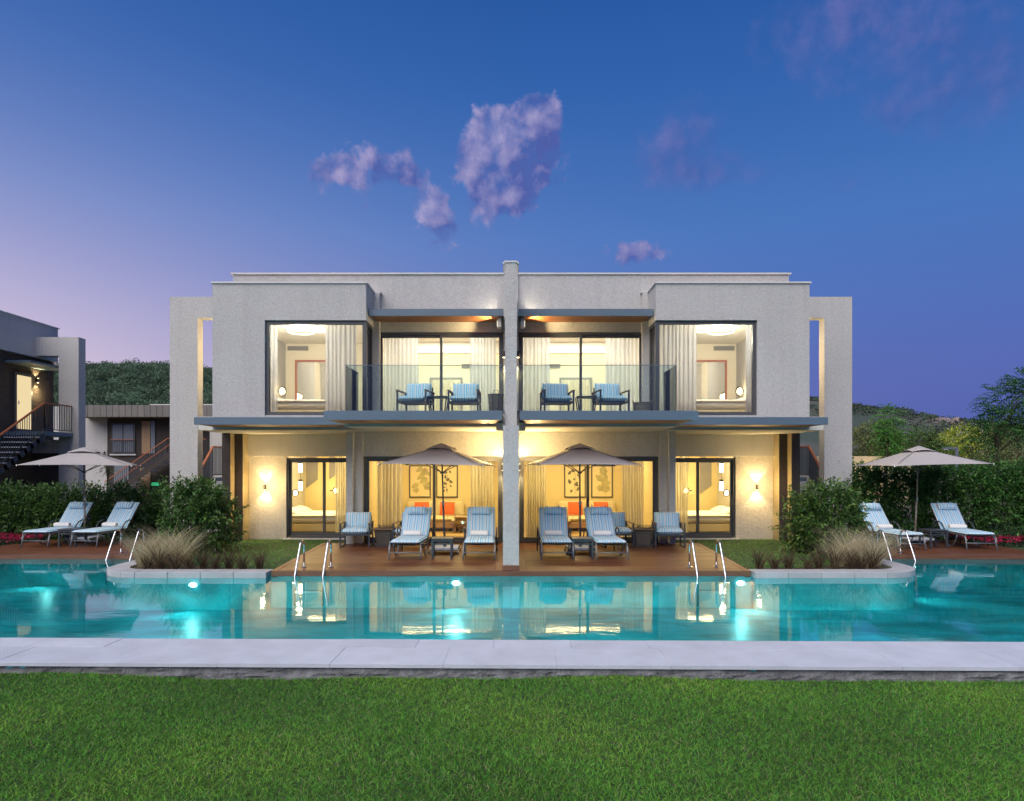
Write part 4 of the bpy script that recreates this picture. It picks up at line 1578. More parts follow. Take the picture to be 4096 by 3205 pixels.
POOLP = 20
for k, x in enumerate((-9.5, -5.5, -2.0, 2.0, 5.5, 9.5)):  # added lamps, out of view, that give the pool most of its glow
    pool_lamp(f'added unseen lamp in the near pool wall below the coping, {("first", "second", "third", "fourth", "fifth", "sixth")[k]} from the left', x, 7.72 - 0.0157 * x, -0.26, 400, 0, -1)
pool_lamp('underwater lamp below the left side deck', -10.66, 15.0, power=POOLP)
pool_lamp('underwater lamp below the left planted peninsula', -6.07, 12.43, power=POOLP)
pool_lamp('underwater lamp below the main deck left of the pillar', -1.07, 12.64, power=POOLP)
pool_lamp('underwater lamp below the main deck near the right ladder', 4.46, 12.64, power=POOLP)
pool_lamp('underwater lamp at the tip of the right peninsula', 8.17, 13.6, power=POOLP, dx=2)

# ================================================================== TERRACE FURNITURE
def make_lounger():
    e = empty('sun_lounger', (0, 0, 0))
    for k in (-1, 1):
        x = k * .335
        # side rail with the front leg in one bent tube
        MB().tube([(x * 1.03, -.01, 0), (x * 1.01, .05, .20), (x, .09, .30), (x, .18, .335), (x, 1.30, .335)], .017, 8).build('side_rail', GMETAL, e, smooth=True)
        # swan-neck middle leg
        pts = []
        for i in range(13):
            t = i / 12
            pts.append((x, .42 + .62 * t, .33 - .325 * math.sin(math.pi * t) ** .8 + .0))
        pts = [(p[0], p[1], max(.017, p[2])) for p in pts]
        MB().tube(pts, .015, 8).build('curved_leg', GMETAL, e, smooth=True)
        # arm hoop that runs down into the rear leg
        a = [(x * 1.04, .92, .335), (x * 1.10, .97, .46), (x * 1.12, 1.06, .56), (x * 1.12, 1.20, .60), (x * 1.12, 1.33, .575),
             (x * 1.12, 1.44, .50), (x * 1.12, 1.52, .36), (x * 1.12, 1.57, .18), (x * 1.12, 1.60, .0)]
        MB().tube(a, .017, 8).build('arm_hoop', DMETAL, e, smooth=True)
        MB().tube([(x * .96, 1.16, .34), (x * .96, 1.72, 1.00)], .014, 8).build('back_rail', DMETAL, e, smooth=True)
        t = MB()
        t.tube([(x, .06, .37), (x * 1.03, .045, .30), (x * 1.06, .03, .22), (x * 1.00, .02, .17)], .004, 5)
        t.tube([(x * 1.03, .045, .30), (x * .98, .03, .24), (x * 1.05, .02, .20)], .004, 5)
        t.build('cushion_tie', PIPING, e)
    MB().tube([(-.338, .03, .16), (.338, .03, .16)], .011, 8).build('cross_bar', GMETAL, e, smooth=True)
    MB().tube([(-.37, 1.575, .16), (.37, 1.575, .16)], .011, 8).build('cross_bar', DMETAL, e, smooth=True)
    MB().tube([(-.32, 1.725, 1.0), (.32, 1.725, 1.0)], .014, 8).build('cross_bar', DMETAL, e, smooth=True)
    s = MB()
    s.grid(lambda u, v: (-.30 + .60 * u, .12 + 1.05 * v, .335 - .02 * math.sin(math.pi * u)), 4, 4)
    s.build('sling', DMETAL, e, recalc=False, solid=.006)

    def slab(name, a, b, th, w=.66, sag=.0, nm=STRIPES):
        a, b = Vector(a), Vector(b)
        d = (b - a)
        L_ = d.length
        ang = math.atan2(d.z, d.y)
        M4 = Matrix.Translation((a + b) / 2) @ Matrix.Rotation(ang, 4, 'X')
        return MB().cushion(w, L_, th, 14, 16, .12, M4).build(name, nm, e, smooth=True)
    slab('seat_cushion', (0, .0, .385), (0, 1.20, .385), .085)
    bk = slab('back_cushion', (0, 1.16, .385), (0, 1.70, 1.045), .080)
    M4 = Matrix.Translation((0, 1.515, .975)) @ Matrix.Rotation(R(52), 4, 'X')
    p = MB().cushion(.46, .19, .17, 10, 2.6, .4, M4).build('head_pillow', STRIPES, e, smooth=True)
    t = MB()
    for k in (-1, 1):
        t.bar((k * .15, 1.555, 1.03), (k * .15, 1.69, 1.085), .03, .004)
    t.build('pillow_strap', STRIPES, p)
    return e


def towel_mesh():
    mb = MB()
    n, turns, L_ = 60, 3.2, .40
    outer = []
    for i in range(n + 1):
        t = i / n
        a = t * turns * 2 * math.pi
        r = .016 + .048 * t
        outer.append((r * math.cos(a), r * math.sin(a)))
    vs, fs = [], []
    for j, x in enumerate((-L_ / 2, -L_ / 2 + .02, -L_ / 6, L_ / 6, L_ / 2 - .02, L_ / 2)):
        k = .96 if j in (0, 5) else 1.0
        for y, z in outer:
            vs.append((x, y * k, z * k + .064))
    m = n + 1
    for j in range(5):
        for i in range(n):
            fs.append((j * m + i, j * m + i + 1, (j + 1) * m + i + 1, (j + 1) * m + i))
    mb.add(vs, fs)
    return mb


L0 = make_lounger()
TW = None


def put_lounger(x, y, rz, label, twist=0.0, first=[True]):
    global TW
    g = 'striped sun loungers by the pool'
    if first[0]:
        o = L0
        o.location = (x, y, 0.004)
        o.rotation_euler = (0, 0, rz)
        tag(o, label, 'sun lounger', g)
        first[0] = False
    else:
        o = copy_tree(L0, None, (x, y, 0.004), rz, label, g)
    return o


def put_towel(x, y, rz, label):
    global TW
    if TW is None:
        TW = towel_mesh().build('rolled_towel', TOWEL, None, smooth=True, recalc=False, solid=.012)
        o = TW
    else:
        o = TW.copy()
        COL.objects.link(o)
    o.location = (x, y, .425)
    o.rotation_euler = (0, 0, rz)
    tag(o, label, 'towel', 'rolled white towels')


TOWELS = ('beside the left deck armchairs', 'just left of the central pillar', 'just right of the central pillar',
          'in front of the right deck armchairs', 'at the far left of the left side deck', 'nearest the left side deck ladder',
          'behind the right side deck ladder', 'nearest the red flowers')
LOUNGE = [(-2.30, 14.05, R(-2), 'sun lounger on the main deck between the left armchairs and the small dark table'),
          (-0.69, 14.05, R(1), 'sun lounger on the main deck just left of the central pillar'),
          (1.01, 14.08, R(0), 'sun lounger on the main deck just right of the central pillar'),
          (2.19, 14.05, R(3), 'sun lounger on the main deck in front of the right armchairs'),
          (-11.95, 16.30, R(-2), 'sun lounger on the left side deck, the one nearer the picture edge'),
          (-10.72, 16.30, R(-4), 'sun lounger on the left side deck, the one nearer the ladder'),
          (9.70, 15.70, R(5), 'sun lounger on the right side deck behind the ladder and pale grass'),
          (11.45, 15.80, R(-6), 'sun lounger on the right side deck nearest the red flowers')]
for i, (x, y, rz, lb) in enumerate(LOUNGE):
    put_lounger(x, y, rz, lb)
    ty = .99
    tx, tyy = x - math.sin(rz) * ty - .02, y + math.cos(rz) * ty
    put_towel(tx, tyy, rz + random.uniform(-.12, .12), 'rolled white towel on the lounger ' + TOWELS[i])


def make_small_table():
    e = empty('small_table', (0, 0, 0))
    for a in (-1, 1):
        for b in (-1, 1):
            MB().box(a * .205 - .02, a * .205 + .02, b * .205 - .02, b * .205 + .02, 0, .43).build('leg', DMETAL, e, bevel=.003)
    f = MB()
    for z in (.40, .33):
        f.box(-.184, .184, -.222, -.188, z - .012, z + .014).box(-.184, .184, .188, .222, z - .012, z + .014)
        f.box(-.222, -.188, -.184, .184, z - .012, z + .014).box(.188, .222, -.184, .184, z - .012, z + .014)
    for k in (-.06, .06):
        f.box(k - .01, k + .01, -.215, -.195, .345, .387).box(k - .01, k + .01, .195, .215, .345, .387)
    f.build('apron', DMETAL, e, bevel=.002)
    MB().box(-.235, .235, -.235, .235, .431, .452).build('top', DMETAL, e, bevel=.004)
    return e


T0 = make_small_table()
for i, (x, y, rz, lb) in enumerate([(-1.52, 14.42, R(2), 'small dark square table between the two loungers left of the pillar'),
                                    (1.58, 14.40, R(-1), 'small dark square table between the two loungers right of the pillar'),
                                    (-11.20, 16.62, R(-1), 'small grey square table between the loungers on the left side deck'),
                                    (10.62, 16.35, R(2), 'small grey square table between the loungers on the right side deck')]):
    o = T0 if i == 0 else copy_tree(T0)
    o.location = (x, y, .004)
    o.rotation_euler = (0, 0, rz)
    tag(o, lb, 'table', 'small square lounger tables')


def make_armchair():
    e = empty('armchair', (0, 0, 0))
    for k in (-1, 1):
        x = k * .355
        s = MB()
        s.box(x - .02, x + .02, 0, .045, 0, .585).box(x - .02, x + .02, .70, .745, 0, .585)
        s.box(x - .02, x + .02, .046, .699, 0.0, .03).box(x - .02, x + .02, .046, .699, .30, .335)
        s.build('side_frame', DMETAL, e, bevel=.004)
        MB().box(x - .033, x + .033, -.015, .78, .586, .612).build('armrest', GREYWOOD, e, bevel=.006)
        MB().bar((x, .06, .335), (x, .69, .58), .022, .022).build('diagonal_brace', DMETAL, e)
    MB().box(-.333, .333, .02, .06, .30, .335).box(-.333, .333, .68, .72, .30, .335).box(-.333, .333, .061, .679, .31, .325).build('seat_frame', DMETAL, e)
    b = MB()
    b.bar((-.31, .70, .34), (-.31, .80, .74), .03, .03)
    b.bar((.31, .70, .34), (.31, .80, .74), .03, .03)
    b.bar((-.31, .797, .725), (.31, .797, .725), .03, .03)
    for k in range(5):
        b.bar((-.31, .72 + .016 * k, .42 + .062 * k), (.31, .72 + .016 * k, .42 + .062 * k), .02, .012)
    b.build('back_frame', DMETAL, e)
    MB().cushion(.665, .70, .16, 12, 9, .2, Matrix.Translation((0, .34, .405))).build('seat_cushion', STRIPES, e, smooth=True)
    MB().cushion(.65, .43, .22, 12, 4.5, .45, Matrix.Translation((0, .635, .635)) @ Matrix.Rotation(R(77), 4, 'X'), 2).build('back_cushion', STRIPES, e, smooth=True)
    return e


A0 = make_armchair()
for i, (x, y, z, rz, lb) in enumerate([
        (-3.90, 16.22, .004, R(5), 'striped armchair on the main deck at the foot of the left wing wall'),
        (-2.60, 16.25, .004, R(-7), 'striped armchair half hidden behind the lounger left of the pillar'),
        (2.72, 16.25, .004, R(6), 'striped armchair half hidden behind the lounger right of the pillar'),
        (3.97, 16.20, .004, R(-6), 'striped armchair on the main deck at the foot of the right wing wall'),
        (-2.42, 15.75, 3.287, R(-9), 'striped armchair on the left balcony, the one farther from the fin'),
        (-1.16, 15.75, 3.287, R(-2), 'striped armchair on the left balcony, the one beside the basket'),
        (1.17, 15.75, 3.287, R(5), 'striped armchair on the right balcony, the one nearer the fin'),
        (2.52, 15.75, 3.287, R(8), 'striped armchair on the right balcony, the one beside the low basket')]):
    o = A0 if i == 0 else copy_tree(A0)
    o.location = (x, y, z)
    o.rotation_euler = (0, 0, rz)
    tag(o, lb, 'armchair', 'striped armchairs')


def make_terrace_table():
    e = empty('terrace_table', (0, 0, 0))
    for k in range(4):
        MB().box(-.27, .27, -.25 + k * .125, -.25 + k * .125 + .12, .43, .455).build('top_board', GREYWOOD, e, bevel=.003)
    f = MB()
    for a in (-1, 1):
        for b in (-1, 1):
            f.bar((a * .25, b * .23, .429), (a * .20, b * .19, 0.01), .028, .028)
    f.box(-.22, .22, -.21, -.185, .005, .03).box(-.22, .22, .185, .21, .005, .03)
    f.build('leg_frame', DMETAL, e)
    MB().hexa([(-.165, -.15, .031), (.165, -.15, .031), (.165, .15, .031), (-.165, .15, .031)],
              [(-.215, -.19, .425), (.215, -.19, .425), (.215, .19, .425), (-.215, .19, .425)]).build('wicker_box', WICKER, e)
    return e


TT = make_terrace_table()
for i, (x, y, rz, lb) in enumerate([(-3.25, 16.62, 0, 'wooden terrace table with wicker box between the left deck armchairs'),
                                    (3.36, 16.62, 0, 'wooden terrace table with wicker box between the right deck armchairs')]):
    o = TT if i == 0 else copy_tree(TT)
    o.location = (x, y, .004)
    tag(o, lb, 'table', 'wooden terrace tables')
    t = empty('wire_tray', (x + .05, y, .461), f'black wire tray on the {("left", "right")[i]} wooden terrace table', 'tray', 'wire trays')
    m = MB()
    m.lathe([(.17, 0), (.17, .008)], 20)
    m.build('plate', WICKER, t)
    for k in range(2):
        m = MB()
        m.tube([(.19 * math.cos(2 * math.pi * i2 / 24), .19 * math.sin(2 * math.pi * i2 / 24), .03 + .03 * k) for i2 in range(24)], .006, 6, True)
        m.build('rim', DMETAL, t)
    m = MB()
    for a in range(6):
        q = a * math.pi / 3
        m.tube([(.16 * math.cos(q), .16 * math.sin(q), .005), (.19 * math.cos(q), .19 * math.sin(q), .07)], .004, 5)
    m.build('wires', DMETAL, t)
    for k in (-1, 1):
        m = MB()
        m.tube([(k * .19, -.05, .06), (k * .20, -.03, .10), (k * .20, .03, .10), (k * .19, .05, .06)], .005, 5)
        m.build('handle', DMETAL, t)


def balcony_table(x, y, lb, w=.48):
    e = empty('balcony_table', (x, y, 3.287), lb, 'table', 'folding balcony tables')
    MB().box(-w / 2, w / 2, -.22, .22, .44, .47).build('top', DMETAL, e, bevel=.004)
    for k in (-1, 1):
        m = MB()
        m.bar((k * w * .48, -.2, .44), (k * w * .36, -.2, 0.0), .03, .03).bar((k * w * .48, .2, .44), (k * w * .36, .2, 0.0), .03, .03)
        m.bar((k * w * .37, -.2, .05), (k * w * .37, .2, .05), .02, .02)
        m.build('leg', DMETAL, e)


balcony_table(-1.80, 16.05, 'dark folding table between the armchairs on the left balcony')
balcony_table(1.85, 16.05, 'dark folding table between the armchairs on the right balcony')


def basket(x, y, r0, r1, h, lb, hoop, m_):
    e = empty('wicker_basket', (x, y, 3.287), lb, 'basket', 'wicker baskets on the balconies')
    prof = [(r0 + (r1 - r0) * k / 8 + .006 * (k % 2), h * k / 8) for k in range(9)]
    MB().lathe(prof, 24).build('body', m_, e)
    m = MB()
    m.tube([(r1 * math.cos(2 * math.pi * i / 24), r1 * math.sin(2 * math.pi * i / 24), h) for i in range(24)], .014, 6, True)
    m.build('rim', m_, e)
    if hoop:
        m = MB()
        m.tube([(-.07, -r1, h * .2), (-.075, -r1 - .005, h * .9), (-.05, -r1, h + .09), (.05, -r1, h + .09), (.075, -r1 - .005, h * .9), (.07, -r1, h * .2)], .007, 6)
        m.build('handle', DMETAL, e)
    else:
        for k in (-1, 1):
            m = MB()
            m.tube([(k * r1, -.05, h), (k * (r1 + .01), -.03, h + .07), (k * (r1 + .01), .03, h + .07), (k * r1, .05, h)], .009, 6)
            m.build('handle', m_, e)


basket(-.37, 15.9, .16, .19, .50, 'tall dark wicker basket on the left balcony beside the fin', True, WICKERL)
basket(3.25, 16.1, .20, .22, .32, 'low pale wicker basket on the right balcony beside the balcony door', False, WICKERL)


# ------------------------------------------------------------------ parasols
def parasol(label, x, y, top, rz, half, edge, tilt=(0, 0), pole=None, z0=0.004):
    e = empty('parasol', (x, y, z0), label, 'parasol', 'square grey parasols')
    tx, ty = tilt
    pm = pole or DMETAL
    MB().tube([(0, 0, .06), (tx * .5, ty * .5, top * .45)], .024, 12).build('lower_pole', pm, e, smooth=True)
    MB().tube([(tx * .5, ty * .5, top * .44), (tx, ty, top - .02)], .019, 12).build('upper_pole', pm, e, smooth=True)
    m = MB()
    m.lathe([(.034, -.05), (.034, .05)], 12, (tx * .5, ty * .5, top * .45))
    m.build('pole_clamp', CHROME, e)
    m = MB()
    m.lathe([(.05, -.02), (.055, 0), (.05, .02)], 12, (tx * .8, ty * .8, edge - .22))
    m.build('runner', pm, e)
    drop = top - edge
    rot = Matrix.Rotation(rz, 3, 'Z')
    apex = Vector((tx, ty, 0))

    def surf(q, k, r):
        # q along one side -1..1, k side number, r 0 centre ..1 edge
        c = [(-1, -1), (1, -1), (1, 1), (-1, 1)]
        a, b = c[k], c[(k + 1) % 4]
        t = (q + 1) / 2
        px = a[0] + (b[0] - a[0]) * t
        py = a[1] + (b[1] - a[1]) * t
        dip = .05 * math.sin(math.pi * t) * r * r          # cloth sags between the ribs
        inn = 1 - .035 * math.sin(math.pi * t) * r * r
        v = rot @ Vector((px * half * r * inn, py * half * r * inn, 0))
        zz = top - .04 - drop * (r ** .92) - .35 * dip * (1 - r) + .3 * dip
        sl = 1.0
        return (v.x + apex.x, v.y + apex.y, zz + (v.x * tx * .25 + v.y * ty * .25))
    for k in range(4):
        mb = MB()
        mb.grid(lambda u, v, k=k: surf(-1 + 2 * u, k, .16 + .84 * v), 10, 10)
        mb.build('canopy_panel', CANVAS, e, smooth=True, recalc=False, solid=.004)
        c = surf(-1, k, 1.0)
        c0 = surf(-1, k, .04)
        r_ = MB()
        r_.bar((c0[0], c0[1], c0[2] - .02), (c[0], c[1], c[2] - .012), .018, .022)
        r_.build('rib', DMETAL, e)
        mid = surf(-1, k, .52)
        MB().bar((tx * .8, ty * .8, edge - .22), (mid[0], mid[1], mid[2] - .025), .014, .016).build('strut', DMETAL, e)
        m = MB()
        m.lathe([(.012, -.02), (.018, 0), (.012, .014)], 8, (c[0], c[1], c[2] - .008))
        m.build('rib_tip', CHROME, e)
    # vented top cap
    for k in range(4):
        mb = MB()

        def cap(u, v, k=k):
            p = Vector(surf(-1 + 2 * u, k, .27 * v))
            p.z = top + .005 - .165 * v + .045 * math.sin(math.pi * u) * v
            return tuple(p)
        mb.grid(cap, 8, 4)
        mb.build('vent_cap', CANVAS, e, smooth=True, recalc=False, solid=.004)
    # base: cross frame with slabs and wheels
    MB().box(-.33, .33, -.33, .33, .075, .10).build('base_plate', GMETAL, e, bevel=.005)
    for a in (-1, 1):
        for b in (-1, 1):
            MB().box(a * .165 - .16, a * .165 + .16, b * .165 - .16, b * .165 + .16, .101, .145).build('ballast_slab', STONE, e, bevel=.006)
            m = MB()
            m.tube([(a * .34 - .018, b * .30, .04), (a * .34 + .018, b * .30, .04)], .036, 12)
            m.build('castor', GMETAL, e)
    MB().lathe([(.045, .10), (.035, .32)], 14).build('pole_socket', pm, e)


TAUPEPOLE = mat('taupe_pole', (0.20, 0.17, 0.14), 0.5)
parasol('grey square parasol over the loungers left of the pillar', -1.56, 15.35, 2.58, R(-6), 1.16, 2.10, (-.08, 0))
parasol('grey square parasol over the loungers right of the pillar', 1.64, 15.35, 2.58, R(6), 1.16, 2.10, (-.02, 0))
parasol('grey square parasol over the left side deck loungers', -11.50, 17.55, 2.55, R(25), 1.22, 2.10, (-.03, 0), TAUPEPOLE)
parasol('grey square parasol over the right side deck loungers', 10.78, 17.35, 2.58, R(-5), 1.17, 2.11, (.10, 0), TAUPEPOLE)


# ------------------------------------------------------------------ pool ladders
def ladder(label, x, y, gap, sx=1):
    e = empty('pool_ladder', (x, y, .004), label, 'pool ladder', 'chrome pool ladders')
    for k in (-1, 1):
        xx = k * gap / 2
        pts = [(xx, .0, 0)]
        pts += [(xx, .0, .40)]
        for i in range(9):
            a = R(0 + 150 * i / 8)
            pts.append((xx, -.125 + .125 * math.cos(a), .43 + .115 * math.sin(a)))
        pts += [(xx, -.50, .02), (xx, -.56, -.10), (xx, -.57, -.25), (xx, -.57, -.66)]
        MB().tube(pts, .021, 12).build('rail', CHROME, e, smooth=True)
        MB().lathe([(.062, 0), (.062, .008), (.03, .018)], 18, (xx, 0, 0)).build('flange', CHROME, e, smooth=False)
    for k in range(1):
        MB().box(-gap / 2, gap / 2, -.60, -.53, -.40 - .24 * k, -.375 - .24 * k).build('tread', CHROME, e)


ladder('chrome pool ladder at the left end of the main deck', -3.89, 13.07, .54)
ladder('chrome pool ladder at the right end of the main deck', 3.86, 13.07, .54)
ladder('chrome pool ladder at the left side deck beside the planted bend', -8.92, 15.32, .54)
ladder('chrome pool ladder at the right side deck beside the pale grasses', 8.85, 15.22, .54)

# ================================================================== NEIGHBOURS
def baluster_rail(parent, pts, top_h, m_rail, m_bal, step=.11, r=.009, bottom=.06, rail_w=.06, kind_bal='baluster'):
    """handrail following pts (floor points) with vertical bars, each bar a part"""
    P = [Vector(p) for p in pts]
    top = [p + Vector((0, 0, top_h)) for p in P]
    for a, b in zip(top[:-1], top[1:]):
        MB().bar(a, b, rail_w, .045).build('handrail', m_rail, parent)
    for a, b in zip(P[:-1], P[1:]):
        MB().bar(a + Vector((0, 0, bottom)), b + Vector((0, 0, bottom)), .03, .03).build('bottom_rail', m_bal, parent)
        L_ = (b - a).length
        n = max(1, int(L_ / step))
        for k in range(n + 1):
            p = a + (b - a) * (k / n)
            MB().box(p.x - r, p.x + r, p.y - r, p.y + r, p.z + bottom, p.z + top_h - .02).build(kind_bal, m_bal, parent)


def neighbour_near():
    e = empty('neighbour_villa', (-17.7, 22, GZ), 'dark walled neighbouring villa with outside stairs at the left edge', 'villa')
    W = lambda name, m, d, bv=0.0: MB().box(*d).build(name, m, e, world=True, bevel=bv)
    W('upper_wall', PLASTER, (-26, -17.7, 14, 25.4, 6.12, 7.42))
    W('parapet_cap', CAP, (-26, -17.66, 13.96, 25.44, 7.421, 7.46))
    W('dark_wall', DARKPL, (-26, -17.86, 14, 25.38, GZ, 6.119))
    W('frame_pillar', PLASTER, (-16.84, -16.1, 24.2, 24.6, GZ, 6.87))
    W('frame_beam', PLASTER, (-17.699, -16.841, 24.2, 24.6, 6.18, 6.87))
    W('frame_base', PLASTER, (-17.855, -16.841, 24.25, 24.6, 2.55, 3.05))
    W('lower_dark_wall', DARKPL, (-17.855, -16.841, 24.3, 24.58, GZ, 2.549))
    W('door_canopy', STEEL, (-17.858, -16.95, 22.9, 24.9, 5.72, 5.80))
    d = W('glass_door', FRAME, (-17.858, -17.82, 23.35, 24.22, 3.31, 5.46))
    MB().box(-17.819, -17.80, 23.45, 24.12, 3.42, 5.36).build('pane', emit_mat('lit_blind', (1.0, .80, .45), .62), d)
    MB().box(-17.80, -17.77, 23.47, 23.50, 4.3, 4.42).build('handle', CHROME, d)
    # landing and stair
    W('landing', STEEL, (-17.85, -16.30, 22.75, 24.19, 3.14, 3.29))
    st = W('stringer', DMETAL, (-16.36, -16.32, 22.6, 22.74, 2.9, 3.2))
    n = 18
    run, rise = 5.2 / n, 3.25 / n
    for k in range(n):
        y1 = 22.74 - k * run
        z = 3.26 - (k + 1) * rise
        MB().box(-17.5, -16.36, y1 - run - .02, y1, z - .035, z).build('tread', STONE, e, world=True)
        MB().bar((-16.34, y1 - run / 2 - .2, z - .2), (-16.34, y1 - run / 2 + .2, z - .2 + .25), .02, .16).build('stringer', DMETAL, e, world=True)

    class P:
        pass
    rail = MB()
    rails = bpy.data.objects.new('stair_railing', None)
    COL.objects.link(rails)
    rails.parent = e
    rails.location = -e.location
    baluster_rail(rails, [(-16.33, 24.15, 3.3), (-16.33, 22.75, 3.3), (-16.33, 17.55, .05)], .98, ORWOOD, DMETAL, .12)
    sconce('wall lamp beside the lit door of the dark neighbouring villa', -17.86, 24.42, 5.28, 30, nx=1, ny=0, off=.09)
    light('POINT', 'stair_glow', (-17.6, 24.42, 4.8), 14, WARM, .05)


neighbour_near()


def neighbour_far():
    e = empty('distant_villa', (-26, 44, GZ), 'far villa with ribbed metal canopy roof and dark walls beyond the hedge', 'villa')
    W = lambda name, m, d, bv=0.0: MB().box(*d).build(name, m, e, world=True, bevel=bv)
    W('white_wall', PLASTER, (-33, -27.75, 45, 53, GZ, 6.25))
    W('dark_wall', DARKPL, (-27.7, -17, 44.6, 53, GZ, 5.4))
    W('stair_bay', DARKPL, (-24.3, -20, 43.7, 44.55, GZ, 2.6))
    W('roof_box', PLASTER, (-26.5, -17, 48, 55, 5.5, 6.62))
    W('roof_cap', CAP, (-26.6, -17, 47.9, 55.1, 6.621, 6.7))
    cn = W('metal_canopy', WICKERL, (-29.25, -17, 43.04, 52, 5.42, 6.10))
    x = -29.25
    PANEL = mat('zinc_panel', (0.17, 0.155, 0.14), 0.45, .3, rnd=.12)
    while x < -20:
        MB().box(x + .012, x + .40, 43.0, 43.035, 5.38, 6.16).build('canopy_panel', PANEL, cn)
        x += .415
    w = W('window', FRAME, (-27.35, -25.75, 44.52, 44.59, 2.98, 5.05))
    MB().box(-27.25, -26.6, 44.49, 44.515, 3.1, 4.95).build('pane', mat('dull_window', (0.20, .22, .24), .15), w)
    MB().box(-26.5, -25.85, 44.49, 44.515, 3.1, 4.95).build('pane', MATS['dull_window'], w)
    W('window_sill', CAP, (-27.45, -25.65, 44.45, 44.515, 2.86, 2.95))
    rr = bpy.data.objects.new('window_railing', None)
    COL.objects.link(rr)
    rr.parent = e
    rr.location = -e.location
    baluster_rail(rr, [(-27.35, 44.4, 2.97), (-25.75, 44.4, 2.97)], .95, ORWOOD, DMETAL, .14, .012)
    d = W('wooden_door', PALEWOOD, (-25.3, -24.72, 44.53, 44.59, 2.98, 5.2))
    W('door_glass', MATS['dull_window'], (-24.68, -24.4, 44.53, 44.59, 2.98, 5.2))
    W('ground_window', MATS['dull_window'], (-27.2, -26.2, 44.54, 44.59, .3, 2.4))
    W('ground_door', PALEWOOD, (-24.9, -24.2, 43.62, 43.69, .0, 2.0))
    g = mat('green_sign', (0.03, 0.35, 0.16), .5, emit=(.05, .6, .25), estr=.4)
    W('exit_sign', g, (-24.1, -23.5, 43.55, 43.61, .80, 1.02))
    # stair falling to the left
    n = 15
    for k in range(n):
        x1 = -22.3 - k * .275
        z = 2.95 - (k + 1) * .19
        MB().box(x1 - .30, x1, 42.3, 43.5, z - .05, z).build('tread', STONE, e, world=True)
    MB().bar((-22.2, 42.28, 2.85), (-26.45, 42.28, -.05), .06, .32).build('stringer', DARKPL, e, world=True)
    rr = bpy.data.objects.new('stair_railing', None)
    COL.objects.link(rr)
    rr.parent = e
    rr.location = -e.location
    baluster_rail(rr, [(-20.4, 42.25, 2.95), (-22.3, 42.25, 2.95), (-26.4, 42.25, .12)], .98, ORWOOD, DMETAL, .17, .012)
    baluster_rail(rr, [(-20.4, 43.5, 2.95), (-22.3, 43.5, 2.95), (-26.4, 43.5, .12)], .98, ORWOOD, DMETAL, .34, .012)


neighbour_far()


# stairs at the sides of the villa itself (seen through the slots)
def side_stair(s):
    r = bpy.data.objects.new('stair_railing', None)
    COL.objects.link(r)
    r.parent = villa
    r.location = -villa.location
    baluster_rail(r, [(s * 9.35, 22.2, 1.72), (s * 9.40, 20.5, 1.72), (s * 9.45, 18.9, .20)], .95, ORWOOD, DMETAL, .085, .010)
    vbox(s, 'stair_landing', STEEL, (7.965, 9.33, 20.5, 22.2, 1.58, 1.70))
    for k in range(8):
        vbox(s, 'stair_tread', STONE, (8.1, 9.38, 20.48 - (k + 1) * .27, 20.48 - k * .27 - .005, 1.52 - k * .19, 1.57 - k * .19), 0)


side_stair(-1)
side_stair(1)
o = MB().box(-11.4, -7.97, 24.6, 24.9, GZ, 3.45).build('screen_wall', PLASTER)
tag(o, 'pale plaster screen wall seen through the slot left of the villa', 'wall')
o = MB().box(19, 24.6, 40, 40.4, GZ, 2.72).build('boundary_wall', mat('sand_wall', (.52, .42, .26), .9, var=.08))
tag(o, 'sand coloured boundary wall behind the right hedge', 'wall')
light('POINT', 'path_light', (22.2, 38.6, 1.6), 120, WARM, .1)
e = empty('path_lamp', (22.2, 38.6, GZ), 'low garden lamp lighting the sand coloured boundary wall', 'lamp')
MB().lathe([(.05, 0), (.05, 1.5)], 10).build('post', DMETAL, e)
MB().lathe([(.08, 1.5), (.09, 1.62), (.03, 1.72)], 12).build('lamp_head', DMETAL, e)
e = empty('lamp_post', (24.0, 35, GZ), 'grey angular lamp post rising behind the right hedge', 'lamp post')
MB().box(-.065, .065, -.065, .065, 0, 3.15).build('post', GMETAL, e, bevel=.01)
MB().box(-.76, -.066, -.05, .05, 3.04, 3.148).build('arm', GMETAL, e, bevel=.01)
MB().box(-.72, -.50, -.045, .045, 3.02, 3.038).build('lamp_head', CAP, e)

# ================================================================== PLANTS
LEAF = mat('leaf', (0.05, 0.11, 0.03), 0.42, attr='tint', transl=0.22, spec=0.45)
LEAFM = mat('matt_leaf', (0.05, 0.11, 0.03), 0.7, attr='tint', transl=0.3, spec=0.2)
BARK = mat('bark', (0.11, 0.085, 0.06), 0.9, var=.3, vscale=8, bump=.6, bscale=25)


def unit_vec(n):
    v = rng.normal(size=(n, 3))
    return v / np.linalg.norm(v, axis=1, keepdims=True)


